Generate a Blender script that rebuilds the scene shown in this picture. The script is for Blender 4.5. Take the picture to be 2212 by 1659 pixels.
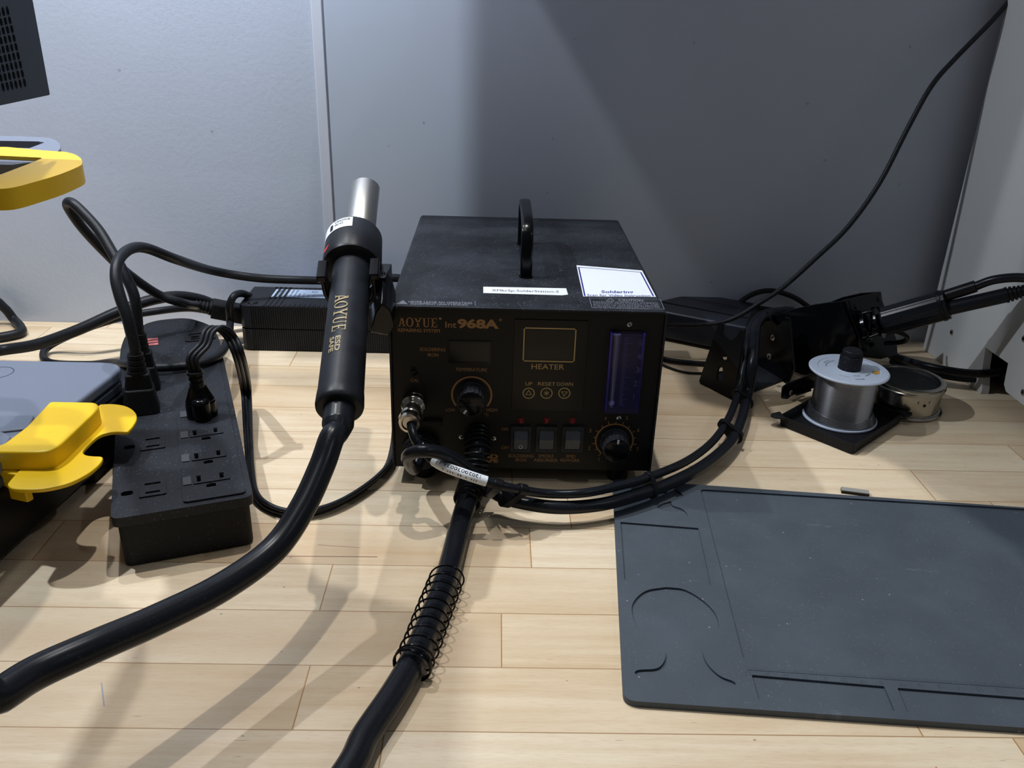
import bpy, bmesh, math, random
from mathutils import Vector, Matrix
from mathutils.geometry import tessellate_polygon
random.seed(7)
S = 0.001                                    # all numbers below are millimetres
scene = bpy.context.scene
for o in list(bpy.data.objects): bpy.data.objects.remove(o, do_unlink=True)
C = scene.collection
PI = math.pi
W_, H_ = 2212, 1659

# ---------------------------------------------------------------- camera
FPX = 1859.25
PITCH, ROLL, YAW = 0.4258, 0.0319, 0.0269
CAM = Vector((69.84, -545.11, 328.35))
def cam_axes():
    cy, sy = math.cos(YAW), math.sin(YAW)
    f = Vector((sy*math.cos(PITCH), cy*math.cos(PITCH), -math.sin(PITCH)))
    rt = Vector((cy, -sy, 0)); up = rt.cross(f)
    c, s = math.cos(ROLL), math.sin(ROLL)
    return c*rt+s*up, -s*rt+c*up, f
RT, UP, FW = cam_axes()
cd = bpy.data.cameras.new('camera'); cam = bpy.data.objects.new('camera', cd); C.objects.link(cam)
cd.sensor_width = 36; cd.lens = FPX/W_*36; cd.clip_start = .01; cd.clip_end = 60
m3 = Matrix((RT, UP, -FW)).transposed()
cam.matrix_world = Matrix.Translation(CAM*S) @ m3.to_4x4()
scene.camera = cam

# ---------------------------------------------------------------- world, lamps, exposure
scene.view_settings.view_transform = 'Standard'; scene.view_settings.look = 'None'
scene.view_settings.gamma = 1; scene.view_settings.use_curve_mapping = False
scene.view_settings.exposure = -0.18
w = bpy.data.worlds.new('room_light'); scene.world = w; w.use_nodes = True
bg = w.node_tree.nodes['Background']; bg.inputs[0].default_value = (.93, .95, 1, 1); bg.inputs[1].default_value = 0.078
def lamp(name, loc, aim, size, watts, col=(1, 1, 1), size_y=None):
    l = bpy.data.lights.new(name, 'AREA'); l.energy = watts; l.size = size*S; l.color = col
    if size_y: l.shape = 'RECTANGLE'; l.size_y = size_y*S
    o = bpy.data.objects.new(name, l); C.objects.link(o); o.location = Vector(loc)*S
    o.rotation_euler = (Vector(aim)-Vector(loc)).to_track_quat('-Z', 'Y').to_euler()
    return o
lamp('ceiling_lamp_right', (2068, -1369, 2500), (100, 0, 100), 45, 6, (.84, .91, 1))
lamp('bench_lamp_left', (-245, 190, 830), (60, -60, 0), 14, 2.2, (.96, .97, 1))
lamp('bench_lamp_far_left', (-420, 40, 760), (0, 100, 100), 16, 4.4, (.86, .92, 1))
lamp('ceiling_lamp_near', (60, 170, 1450), (60, 0, 0), 24, 7.5, (1, .98, .97))
lamp('ceiling_panel', (-300, 60, 2400), (0, 60, 0), 1600, 11, (.97, .98, 1), 500)

# ---------------------------------------------------------------- pixel -> place helpers
def ray(px, py): return (RT*((px-W_/2)/FPX) + UP*(-(py-H_/2)/FPX) + FW)
def _ax(px, py, ax, val):
    d = ray(px, py); return CAM + d*((val-CAM[ax])/d[ax])
def Z(px, py, z=0): return _ax(px, py, 2, z)
def Y(px, py, y): return _ax(px, py, 1, y)
def X(px, py, x): return _ax(px, py, 0, x)
def D(px, py, d): return CAM + ray(px, py)*d

# ---------------------------------------------------------------- mesh builder
def smooth(pts, n=8, closed=False):
    P = [Vector(p) for p in pts]
    if len(P) < 3: return P
    Q = [2*P[0]-P[1]]+P+[2*P[-1]-P[-2]]
    out = []
    for i in range(1, len(Q)-2):
        a, b, c, d = Q[i-1:i+3]
        for k in range(n):
            t = k/n
            out.append(.5*((2*b)+(c-a)*t+(2*a-5*b+4*c-d)*t*t+(3*b-a-3*c+d)*t**3))
    out.append(P[-1]); return out
def frame(o, z, x=(1, 0, 0)):
    z = Vector(z).normalized(); x = Vector(x); x = (x-z*x.dot(z))
    if x.length < 1e-4: x = Vector((0, 1, 0)); x = x-z*x.dot(z)
    x.normalize(); y = z.cross(x)
    M = Matrix((x, y, z)).transposed().to_4x4(); M.translation = Vector(o); return M
def frames_along(P):
    n = len(P); T = [(P[min(i+1, n-1)]-P[max(i-1, 0)]).normalized() for i in range(n)]
    u = Vector((0, 0, 1)); u = u-T[0]*u.dot(T[0])
    if u.length < .2: u = Vector((0, 1, 0)); u = u-T[0]*u.dot(T[0])
    u.normalize(); out = []
    for t in T:
        u = u-t*u.dot(t); u.normalize(); out.append((t, u, t.cross(u)))
    return out
_tc = {}
def text_geo(s, bold=0.0):
    key = (s, bold)
    if key in _tc: return _tc[key]
    cu = bpy.data.curves.new('t', 'FONT'); cu.body = s; cu.offset = bold; cu.resolution_u = 3
    ob = bpy.data.objects.new('t', cu); C.objects.link(ob)
    dg = bpy.context.evaluated_depsgraph_get(); me = bpy.data.meshes.new_from_object(ob.evaluated_get(dg))
    vs = [tuple(v.co) for v in me.vertices]; fs = [list(p.vertices) for p in me.polygons]
    bpy.data.objects.remove(ob); bpy.data.curves.remove(cu); bpy.data.meshes.remove(me)
    x0 = min(v[0] for v in vs); x1 = max(v[0] for v in vs); y0 = min(v[1] for v in vs); y1 = max(v[1] for v in vs)
    vs = [((v[0]-x0)/(x1-x0), (v[1]-y0)/max(y1-y0, 1e-6)) for v in vs]
    _tc[key] = (vs, fs); return _tc[key]
class MB:
    def __init__(s): s.v = []; s.f = []; s.m = []; s.T = Matrix(); s.mi = 0
    def add(s, vs, fs):
        n = len(s.v); s.v += [s.T@Vector(v) for v in vs]; s.f += [[i+n for i in f] for f in fs]; s.m += [s.mi]*len(fs); return s
    def box(s, a, b):
        x0, y0, z0 = a; x1, y1, z1 = b
        return s.add([(x0, y0, z0), (x1, y0, z0), (x1, y1, z0), (x0, y1, z0), (x0, y0, z1), (x1, y0, z1), (x1, y1, z1), (x0, y1, z1)],
                     [(0, 3, 2, 1), (4, 5, 6, 7), (0, 1, 5, 4), (1, 2, 6, 5), (2, 3, 7, 6), (3, 0, 4, 7)])
    def prism(s, out, z0, z1, holes=(), scale_top=None):
        def area(p): return sum(p[i][0]*p[(i+1) % len(p)][1]-p[(i+1) % len(p)][0]*p[i][1] for i in range(len(p)))
        out = [tuple(p[:2]) for p in out]
        if area(out) < 0: out = out[::-1]
        loops = [out]
        for h in holes:
            h = [tuple(p[:2]) for p in h]
            if area(h) > 0: h = h[::-1]
            loops.append(h)
        vs = []; fs = []; base = []
        for L in loops:
            base.append(len(vs)); vs += [(p[0], p[1], z0) for p in L]
        nb = len(vs); flat = [p for L in loops for p in L]
        c = Vector((sum(p[0] for p in out)/len(out), sum(p[1] for p in out)/len(out)))
        for p in flat:
            q = Vector(p)
            if scale_top: q = c+(q-c)*scale_top
            vs.append((q[0], q[1], z1))
        for L, b in zip(loops, base):
            n = len(L)
            for i in range(n):
                j = (i+1) % n; fs.append((b+i, b+j, nb+b+j, nb+b+i))
        if len(loops) == 1:
            n = len(out); fs.append(tuple(range(n-1, -1, -1))); fs.append(tuple(range(nb, nb+n)))
        else:
            tri = tessellate_polygon([[Vector((p[0], p[1], 0)) for p in L] for L in loops])
            for t in tri:
                a, b, c_ = (Vector(flat[k]) for k in t)
                if (b-a).cross(c_-a) < 0: t = (t[0], t[2], t[1])
                fs.append((t[2], t[1], t[0])); fs.append(tuple(nb+k for k in t))
        return s.add(vs, fs)
    def poly(s, pts): return s.add(pts, [tuple(range(len(pts)))])
    def tube(s, pts, r, seg=14, caps=True, prof=None, raw=False, n=8):
        P = [Vector(p) for p in pts] if raw else smooth(pts, n)
        N = len(P); R = r if callable(r) else (lambda t: r); vs = []; fs = []
        if prof is None: prof = [(math.cos(2*PI*k/seg), math.sin(2*PI*k/seg)) for k in range(seg)]
        k_ = len(prof)
        for i, (t, u, w_) in enumerate(frames_along(P)):
            rr = R(i/(N-1))
            for a, b in prof: vs.append(P[i]+u*(a*rr)+w_*(b*rr))
        for i in range(N-1):
            for k in range(k_):
                l = (k+1) % k_; fs.append((i*k_+k, i*k_+l, (i+1)*k_+l, (i+1)*k_+k))
        if caps: fs.append(tuple(range(k_-1, -1, -1))); fs.append(tuple(range((N-1)*k_, N*k_)))
        return s.add(vs, fs)
    def coil(s, pts, R, r, turns, seg=6, per=20, tight=None):
        P = smooth(pts, 10); F = frames_along(P)
        L = [0]
        for i in range(1, len(P)): L.append(L[-1]+(P[i]-P[i-1]).length)
        out = []; n = int(turns*per)
        for i in range(n+1):
            t = i/n; tt = tight(t) if tight else t; d = tt*L[-1]; k = 0
            while k < len(P)-2 and L[k+1] < d: k += 1
            f = (d-L[k])/max(L[k+1]-L[k], 1e-6); p = P[k].lerp(P[k+1], min(f, 1)); u = F[k][1].lerp(F[min(k+1, len(F)-1)][1], min(f, 1)); w_ = F[k][0].cross(u)
            a = 2*PI*turns*t; out.append(p+u*(R*math.cos(a))+w_*(R*math.sin(a)))
        return s.tube(out, r, seg=seg, raw=True)
    def lathe(s, prof, seg=40, a0=0, a1=2*PI):
        full = abs(a1-a0-2*PI) < 1e-6; ns = seg if full else seg+1; vs = []; fs = []
        for k in range(ns):
            a = a0+(a1-a0)*k/seg
            for r, h in prof: vs.append((r*math.cos(a), r*math.sin(a), h))
        n = len(prof)
        for k in range(seg):
            l = (k+1) % ns
            for i in range(n-1):
                fs.append((k*n+i, l*n+i, l*n+i+1, k*n+i+1))
        return s.add(vs, fs)
    def cyl(s, r, h0, h1, seg=32, bev=0, r1=None):
        r1 = r if r1 is None else r1
        p = [(0, h0), (r-bev, h0), (r, h0+bev), (r1, h1-bev), (r1-bev, h1), (0, h1)] if bev else [(0, h0), (r, h0), (r1, h1), (0, h1)]
        return s.lathe([(max(a, 1e-3), b) for a, b in p], seg)
    def ball(s, c, r, seg=16, sz=1):
        T = s.T; s.T = T@Matrix.Translation(Vector(c)); n = 10
        s.lathe([(max(r*math.sin(PI*i/n), 1e-3), -r*math.cos(PI*i/n)*sz) for i in range(n+1)], seg); s.T = T; return s
    def gear(s, r, h0, h1, n, d):
        out = []
        for k in range(n*4):
            a = 2*PI*k/(n*4); rr = r-(d if k % 4 >= 2 else 0); out.append((rr*math.cos(a), rr*math.sin(a)))
        return s.prism(out, h0, h1)
    def text(s, t, x0, y0, x1, y1, z=0, bold=0.0, fn=None, slant=0):
        vs, fs = text_geo(t, bold)
        if fn: vv = [fn(a, b) for a, b in vs]
        else: vv = [(x0+(x1-x0)*a+slant*b*(y1-y0), y0+(y1-y0)*b, z) for a, b in vs]
        return s.add(vv, fs)
    def ring(s, cx, cy, r0, r1, z=0, a0=0, a1=2*PI, seg=48):
        vs = []; fs = []
        for k in range(seg+1):
            a = a0+(a1-a0)*k/seg
            vs += [(cx+r0*math.cos(a), cy+r0*math.sin(a), z), (cx+r1*math.cos(a), cy+r1*math.sin(a), z)]
        for k in range(seg): fs.append((2*k, 2*k+1, 2*k+3, 2*k+2))
        return s.add(vs, fs)
    def quad(s, x0, y0, x1, y1, z=0): return s.poly([(x0, y0, z), (x1, y0, z), (x1, y1, z), (x0, y1, z)])
def rrect(x0, y0, x1, y1, r, n=6):
    o = []
    for cx, cy, a in ((x1-r, y0+r, -PI/2), (x1-r, y1-r, 0), (x0+r, y1-r, PI/2), (x0+r, y0+r, PI)):
        for k in range(n+1): o.append((cx+r*math.cos(a+PI/2*k/n), cy+r*math.sin(a+PI/2*k/n)))
    return o
def roundpoly(pts, r, n=5):
    o = []; N = len(pts); P = [Vector(p[:2]) for p in pts]
    rs = r if isinstance(r, (list, tuple)) else [r]*N
    for i in range(N):
        a, b, c = P[i-1], P[i], P[(i+1) % N]; rr = rs[i]
        u = (a-b); v = (c-b); k = min(rr, u.length*.45, v.length*.45)
        if k < .05: o.append(tuple(b)); continue
        p = b+u.normalized()*k; q = b+v.normalized()*k
        for j in range(n+1):
            t = j/n; o.append(tuple(p*(1-t)**2+b*2*t*(1-t)+q*t*t))
    return o
ORIG = {}
def build(name, mb, mat, parent=None, origin=None, bevel=0, bseg=2, angle=35, smooth_=True, kind=None):
    me = bpy.data.meshes.new(name)
    o0 = ORIG[parent] if parent else Vector(origin if origin is not None else (0, 0, 0))
    me.from_pydata([tuple((Vector(v)-o0)*S) for v in mb.v], [], mb.f)
    mats = mat if isinstance(mat, (list, tuple)) else [mat]
    for m in mats: me.materials.append(m)
    for p, i in zip(me.polygons, mb.m): p.material_index = min(i, len(mats)-1); p.use_smooth = smooth_
    if smooth_:
        me.validate()
        bm = bmesh.new(); bm.from_mesh(me); bmesh.ops.recalc_face_normals(bm, faces=bm.faces) if len(bm.faces) and bevel >= 0 else None
        bm.to_mesh(me); bm.free()
        me.set_sharp_from_angle(angle=math.radians(angle))
    ob = bpy.data.objects.new(name, me); C.objects.link(ob); ORIG[ob] = o0
    if parent: ob.parent = parent
    else: ob.location = o0*S
    if bevel > 0:
        b = ob.modifiers.new('bevel', 'BEVEL'); b.width = bevel*S; b.segments = bseg; b.limit_method = 'ANGLE'; b.angle_limit = math.radians(40)
    if kind: ob['kind'] = kind
    return ob
def thing(name, label, cat, loc, group=None):
    o = bpy.data.objects.new(name, None); C.objects.link(o); o.empty_display_size = .01
    o.location = Vector(loc)*S; ORIG[o] = Vector(loc); o['label'] = label; o['category'] = cat
    if group: o['group'] = group
    return o
def tag(o, label, cat, group=None):
    o['label'] = label; o['category'] = cat
    if group: o['group'] = group
    return o

# ---------------------------------------------------------------- materials
def srgb(r, g, b):
    f = lambda c: (c/255/12.92 if c/255 <= .04045 else ((c/255+.055)/1.055)**2.4)
    return (f(r), f(g), f(b), 1)
class NT:
    def __init__(s, name):
        s.m = bpy.data.materials.new(name); s.m.use_nodes = True; s.t = s.m.node_tree; s.b = s.t.nodes['Principled BSDF']
        s.pos = s.t.nodes.new('ShaderNodeNewGeometry').outputs['Position']
    def n(s, k, **kw):
        x = s.t.nodes.new(k)
        for a, v in kw.items():
            if a.startswith('i_'):
                key = a[2:]; key = int(key) if key.isdigit() else key.replace('_', ' ')
                s.put(x.inputs[key], v)
            else: setattr(x, a, v)
        return x
    def put(s, sock, v):
        if isinstance(v, bpy.types.NodeSocket): s.t.links.new(v, sock)
        else: sock.default_value = v
    def math(s, op, a, b=0, c=None):
        x = s.n('ShaderNodeMath', operation=op); s.put(x.inputs[0], a); s.put(x.inputs[1], b)
        if c is not None: s.put(x.inputs[2], c)
        return x.outputs[0]
    def map(s, scale, vec=None, loc=(0, 0, 0), rot=(0, 0, 0)):
        x = s.n('ShaderNodeMapping'); s.put(x.inputs[0], vec or s.pos); x.inputs['Scale'].default_value = scale; x.inputs['Location'].default_value = loc; x.inputs['Rotation'].default_value = rot
        return x.outputs[0]
    def noise(s, scale, vec=None, detail=4, rough=.5):
        x = s.n('ShaderNodeTexNoise'); s.put(x.inputs['Vector'], vec or s.pos); x.inputs['Scale'].default_value = scale; x.inputs['Detail'].default_value = detail; x.inputs['Roughness'].default_value = rough
        return x.outputs['Fac']
    def ramp(s, fac, stops):
        x = s.n('ShaderNodeValToRGB'); s.put(x.inputs[0], fac); e = x.color_ramp.elements
        e[0].position, e[0].color = stops[0][0], stops[0][1]; e[1].position, e[1].color = stops[-1][0], stops[-1][1]
        for p, c in stops[1:-1]: q = e.new(p); q.color = c
        return x.outputs[0]
    def mix(s, fac, a, b, mode='MIX'):
        x = s.n('ShaderNodeMix', data_type='RGBA', blend_type=mode); s.put(x.inputs[0], fac); s.put(x.inputs[6], a); s.put(x.inputs[7], b); return x.outputs[2]
    def bump(s, h, strength, dist=.001):
        x = s.n('ShaderNodeBump'); s.put(x.inputs['Height'], h); x.inputs['Strength'].default_value = strength; x.inputs['Distance'].default_value = dist
        s.put(s.b.inputs['Normal'], x.outputs[0])
G = lambda v: (v, v, v, 1)
def mat(name, col, rough=.5, metal=0, dust=0, dustcol=(120, 130, 145), smear=0, bump=0, bscale=900, spec=None, trans=0, emit=None):
    t = NT(name); t.b.inputs['Roughness'].default_value = rough; t.b.inputs['Metallic'].default_value = metal
    c = srgb(*col)
    if spec is None and max(col) < 45: spec = .2
    if spec is not None: t.b.inputs['Specular IOR Level'].default_value = spec
    if dust or smear:
        f = 0.0
        if dust:
            v = t.n('ShaderNodeTexVoronoi'); t.put(v.inputs['Vector'], t.pos); v.inputs['Scale'].default_value = 420
            a = t.ramp(v.outputs['Distance'], [(.0, G(1)), (.24, G(0))])
            b = t.ramp(t.noise(90), [(.36, G(0)), (.6, G(1))])
            f = t.math('MULTIPLY', t.math('MULTIPLY', a, b), dust)
        if smear:
            g = t.math('MULTIPLY', t.ramp(t.noise(22, detail=6, rough=.6), [(.4, G(0)), (.72, G(1))]), smear)
            f = t.math('ADD', f, g)
        t.put(t.b.inputs['Base Color'], t.mix(f, c, srgb(*dustcol)))
        t.put(t.b.inputs['Roughness'], t.math('ADD', rough, t.math('MULTIPLY', f, .3)))
    else: t.b.inputs['Base Color'].default_value = c
    if bump: t.bump(t.noise(bscale, detail=2), bump, .0004)
    if trans: t.b.inputs['Transmission Weight'].default_value = trans
    return t.m
def wood():
    t = NT('maple_block'); sx = t.n('ShaderNodeSeparateXYZ'); t.put(sx.inputs[0], t.pos)
    x, y = sx.outputs[0], sx.outputs[1]
    yy = t.math('DIVIDE', t.math('ADD', y, .1003+.0442*20), .0442); row = t.math('FLOOR', yy); fy = t.math('FRACT', yy)
    wn = t.n('ShaderNodeTexWhiteNoise', noise_dimensions='1D'); t.put(wn.inputs['W'], row)
    xx = t.math('DIVIDE', t.math('ADD', t.math('ADD', x, 3), t.math('MULTIPLY', wn.outputs[0], .9)), .31)
    col = t.math('FLOOR', xx); fx = t.math('FRACT', xx)
    idn = t.n('ShaderNodeTexWhiteNoise', noise_dimensions='2D'); cv = t.n('ShaderNodeCombineXYZ'); t.put(cv.inputs[0], row); t.put(cv.inputs[1], col); t.put(idn.inputs['Vector'], cv.outputs[0])
    r = idn.outputs[0]
    # per-stave shifted grain coordinates
    cv2 = t.n('ShaderNodeCombineXYZ'); t.put(cv2.inputs[0], t.math('ADD', t.math('MULTIPLY', x, 5), t.math('MULTIPLY', r, 40)))
    t.put(cv2.inputs[1], t.math('MULTIPLY', y, 80)); t.put(cv2.inputs[2], t.math('MULTIPLY', r, 17))
    grain = t.noise(2.2, cv2.outputs[0], 6, .6)
    cv3 = t.n('ShaderNodeCombineXYZ'); t.put(cv3.inputs[0], t.math('ADD', t.math('MULTIPLY', x, 3), t.math('MULTIPLY', r, 20))); t.put(cv3.inputs[1], t.math('MULTIPLY', y, 14)); t.put(cv3.inputs[2], r)
    band = t.noise(1.6, cv3.outputs[0], 3, .5)
    fine = t.noise(1, t.map((120, 1400, 1)), 3, .6)
    base = t.ramp(r, [(0, srgb(218, 195, 160)), (.3, srgb(230, 212, 182)), (.55, srgb(206, 179, 142)), (.8, srgb(234, 219, 192)), (1, srgb(196, 166, 128))])
    c = t.mix(t.ramp(grain, [(.35, G(0)), (.75, G(.75))]), base, srgb(198, 166, 126))
    c = t.mix(t.ramp(band, [(.35, G(0)), (.7, G(.5))]), c, srgb(243, 230, 203))
    c = t.mix(t.ramp(fine, [(.5, G(0)), (.8, G(.35))]), c, srgb(178, 146, 108))
    # mineral flecks and pen marks
    fl = t.noise(1, t.map((55, 420, 1)), 2, .5)
    c = t.mix(t.ramp(fl, [(.74, G(0)), (.79, G(.55))]), c, srgb(120, 92, 66))
    v = t.n('ShaderNodeTexVoronoi'); t.put(v.inputs['Vector'], t.map((38, 70, 1))); v.inputs['Scale'].default_value = 1
    c = t.mix(t.ramp(v.outputs['Distance'], [(.018, G(.8)), (.04, G(0))]), c, srgb(90, 85, 95))
    seam = t.math('LESS_THAN', t.math('ABSOLUTE', t.math('SUBTRACT', fy, .5)), .4925)
    joint = t.math('GREATER_THAN', t.math('MINIMUM', fx, t.math('SUBTRACT', 1, fx)), .0012)
    c = t.mix(t.math('SUBTRACT', 1, seam), c, srgb(168, 134, 96)); c = t.mix(t.math('SUBTRACT', 1, joint), c, srgb(176, 132, 84))
    def seg(a, b, wd):
        a = Vector(a)*S; b = Vector(b)*S; d = (b-a); L = d.length; d.normalize()
        rx = t.math('SUBTRACT', x, a.x); ry = t.math('SUBTRACT', y, a.y)
        u_ = t.math('ADD', t.math('MULTIPLY', rx, d.x), t.math('MULTIPLY', ry, d.y)); v_ = t.math('ADD', t.math('MULTIPLY', rx, -d.y), t.math('MULTIPLY', ry, d.x))
        iu = t.math('LESS_THAN', t.math('ABSOLUTE', t.math('SUBTRACT', u_, L/2)), L/2); iv = t.math('LESS_THAN', t.math('ABSOLUTE', v_), wd*S/2)
        return t.math('MULTIPLY', t.math('MULTIPLY', iu, iv), .8)
    c = t.mix(seg((-70, -92.5), (0, -91.5), .9), c, srgb(120, 62, 44)); c = t.mix(seg((-40, -79.5), (-12, -82), .5), c, srgb(130, 84, 70))
    c = t.mix(seg((-127, -203), (-119, -219), .7), c, srgb(140, 150, 165)); c = t.mix(seg((-166, -172), (-163, -186), .6), c, srgb(190, 195, 195)); c = t.mix(seg((281, -258), (285, -251), .8), c, srgb(190, 90, 130))
    t.put(t.b.inputs['Base Color'], c)
    t.put(t.b.inputs['Roughness'], t.math('ADD', .34, t.math('MULTIPLY', grain, .2)))
    t.bump(t.math('ADD', fine, t.math('MULTIPLY', seam, .6)), .12, .0002)
    return t.m
def wallmat():
    t = NT('painted_wall'); sx = t.n('ShaderNodeSeparateXYZ'); t.put(sx.inputs[0], t.pos)
    left = t.ramp(t.math('ADD', t.math('MULTIPLY', sx.outputs[0], 1), .5), [(.395, G(1)), (.405, G(.35))])
    n1 = t.noise(260, detail=2); n2 = t.noise(700, detail=2)
    h = t.math('MULTIPLY', t.math('ADD', n1, t.math('MULTIPLY', n2, .4)), left)
    c = t.mix(t.ramp(t.noise(5, detail=3), [(.3, G(0)), (.7, G(1))]), srgb(196, 205, 224), srgb(188, 199, 214))
    v = t.n('ShaderNodeTexVoronoi'); t.put(v.inputs['Vector'], t.pos); v.inputs['Scale'].default_value = 26
    c = t.mix(t.ramp(v.outputs['Distance'], [(.02, G(.5)), (.05, G(0))]), c, srgb(135, 138, 150))
    t.put(t.b.inputs['Base Color'], c); t.b.inputs['Roughness'].default_value = .5; t.bump(h, .25, .0006); return t.m
M_wood = wood(); M_wall = wallmat()
M_trim = mat('trim_white', (212, 219, 232), .4)
M_cover = mat('powder_coat_black', (28, 30, 35), .42, dust=.85, smear=.09, bump=.15)
M_panel = mat('panel_black', (24, 23, 22), .42)
M_black = mat('black_plastic', (20, 21, 24), .35)
M_matte = mat('matte_black', (23, 24, 27), .6, dust=.3)
M_dusty = mat('dusty_black_plastic', (27, 29, 34), .5, dust=.7, smear=.05, bump=.1)
M_gloss = mat('gloss_black', (9, 10, 13), .18)
M_rubber = mat('hose_rubber', (24, 27, 33), .28, dust=.12)
M_rubber2 = mat('hose_rubber_dusty', (30, 33, 38), .42, dust=.8)
M_cord = mat('cord_black', (30, 32, 36), .42, dust=.25)
M_gun = mat('gun_plastic', (24, 26, 31), .38, smear=.08, bump=.1)
M_gold = mat('gold_print', (150, 110, 62), .5)
M_bright = mat('pale_gold_print', (186, 158, 98), .5)
M_ink = mat('white_print', (205, 210, 222), .5)
M_inkgrey = mat('grey_print', (120, 124, 135), .5)
M_dark = mat('black_print', (28, 30, 40), .5)
M_blueink = mat('blue_print', (44, 48, 128), .5)
M_label = mat('white_label', (228, 234, 240), .45)
M_paleblue = mat('pale_blue_label', (170, 188, 214), .45)
M_steel = mat('brushed_steel', (160, 157, 150), .2, 1)
M_nickel = mat('nickel', (190, 185, 176), .2, 1)
M_screw = mat('zinc_screw', (205, 203, 196), .28, 1)
M_solder = mat('solder_wire', (168, 168, 172), .25, 1)
def scuffed(m):
    t = NT.__new__(NT); t.m = m; t.t = m.node_tree; t.b = t.t.nodes['Principled BSDF']; t.pos = t.n('ShaderNodeNewGeometry').outputs['Position']
    old = t.b.inputs['Base Color'].links[0].from_socket
    w1 = t.noise(1, t.map((26, 90, 1), rot=(0, 0, .9)), 5, .65)
    sc = t.ramp(w1, [(.66, G(0)), (.80, G(.55))])
    v = t.n('ShaderNodeTexVoronoi'); t.put(v.inputs['Vector'], t.pos); v.inputs['Scale'].default_value = 75
    sp = t.ramp(v.outputs['Distance'], [(.02, G(.7)), (.05, G(0))])
    c = t.mix(sc, old, srgb(128, 138, 150)); c = t.mix(sp, c, srgb(165, 168, 168)); t.put(t.b.inputs['Base Color'], c); return m
M_mat = mat('blue_grey_silicone', (64, 73, 83), .62, dust=.6, smear=.13, dustcol=(112, 124, 136), bump=.05)
scuffed(M_mat)
M_gunprint = mat('dull_gold_print', (150, 132, 92), .5)
M_nozzle = mat('nozzle_steel', (205, 203, 198), .34, 1)
M_yellow = mat('yellow_plastic', (240, 196, 8), .42, bump=.06)
M_grey = mat('grey_plastic', (108, 116, 133), .5, bump=.05)
M_grey2 = mat('grey_plastic_dark', (98, 106, 122), .5)
M_slate = mat('slate_plastic', (56, 64, 78), .5)
M_white = mat('white_acrylic', (184, 186, 186), .45)
M_flange = mat('milky_plastic', (205, 217, 236), .4)
M_red = mat('red_led', (120, 16, 22), .15)
M_redink = mat('red_print', (215, 45, 35), .5)
M_orange = mat('orange_print', (236, 178, 70), .5)
M_bluetint = mat('blue_tinted_backing', (15, 13, 44), .3)
M_tick = mat('scale_print', (84, 84, 140), .5)
M_rib = mat('ribbed_plastic', (34, 36, 41), .45, dust=.3)
M_alu = mat('black_anodised', (42, 46, 56), .32, .4)
M_chip = mat('grey_foam', (150, 150, 146), .6)
tg = NT('clear_plastic'); tg.b.inputs['Base Color'].default_value = (.1, .09, .4, 1); tg.b.inputs['Roughness'].default_value = .08; tg.b.inputs['Alpha'].default_value = .06; M_clear = tg.m
M_glass = mat('display_glass', (20, 19, 18), .08)
M_rocker = mat('dusty_rocker', (58, 62, 70), .45, dust=.8, smear=.2)
M_switch = mat('rocker_plastic', (34, 36, 40), .4, dust=.5, smear=.15)


# ================================================================ SETTING
WY = 313.0
wt = thing('workbench', 'light maple butcher-block workbench top everything stands on', 'workbench', (0, -70, -40))
build('worktop', MB().box((-900, -460, -40), (1000, WY, 0)), M_wood, wt, bevel=1)
for x in (-850, 950):
    for y in (-420, 270): build('leg', MB().box((x-30, y-30, -850), (x+30, y+30, -40.2)), M_dusty, wt)
o = build('wall_back', MB().box((-1200, WY, -900), (1600, WY+80, 900)), M_wall, kind='structure')
tx = Y(694, 120, WY)[0]
o = build('trim_1', MB().box((-101, WY-1.6, 0), (-91, WY+1, 900)), M_trim, bevel=.8, bseg=3, kind='structure')
o = build('floor', MB().box((-2600, -2600, -900), (2600, 2600, -880)), mat('grey_floor', (120, 122, 126), .6), kind='structure')

# ================================================================ REWORK STATION
SX, SD, ZB, ZT = 188.0, 257.0, 12.0, 136.4
st = thing('rework_station', 'black metal soldering and hot air rework station with knobs, switches and gold lettering', 'rework station', (94, 128, 0))
def uarch(x0, x1, zb, zt, r, th):
    o = []
    def half(x0, x1, zt, r, rev):
        p = [(x0, zb)]
        for k in range(7): a = PI-PI/2*k/6; p.append((x0+r+r*math.cos(a), zt-r+r*math.sin(a)))
        for k in range(7): a = PI/2-PI/2*k/6; p.append((x1-r+r*math.cos(a), zt-r+r*math.sin(a)))
        p.append((x1, zb)); return p[::-1] if rev else p
    return half(x0, x1, zt, r, 0)+half(x0+th, x1-th, zt-th, max(r-th, .4), 1)
m = MB(); m.T = Matrix(((1, 0, 0, 0), (0, 0, -1, 0), (0, 1, 0, 0), (0, 0, 0, 1)))     # local z -> -y
m.prism(uarch(0, SX, ZB-2, ZT, 3.5, 1.4), -SD, 0)
cover = build('cover', m, M_cover, st, bevel=.25)
m = MB(); m.box((1.6, 6, ZB), (SX-1.6, SD-1, ZB+2)); m.box((1.6, SD-3, ZB), (SX-1.6, SD-1, ZT-2))
build('chassis', m, M_matte, st)
PY = 2.5
fpanel = build('front_panel', MB().box((1.5, PY, ZB), (SX-1.5, PY+2, ZT-1.5)), M_panel, st, bevel=.3)
def fp(px, py, y=PY): p = Y(px, py, y); return p.x, p.z
FT = Matrix(((1, 0, 0, 0), (0, 0, -1, PY), (0, 1, 0, 0), (0, 0, 0, 1)))     # (x, z, out) -> world
def FTy(y): M = FT.copy(); M[1][3] = y; return M
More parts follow.
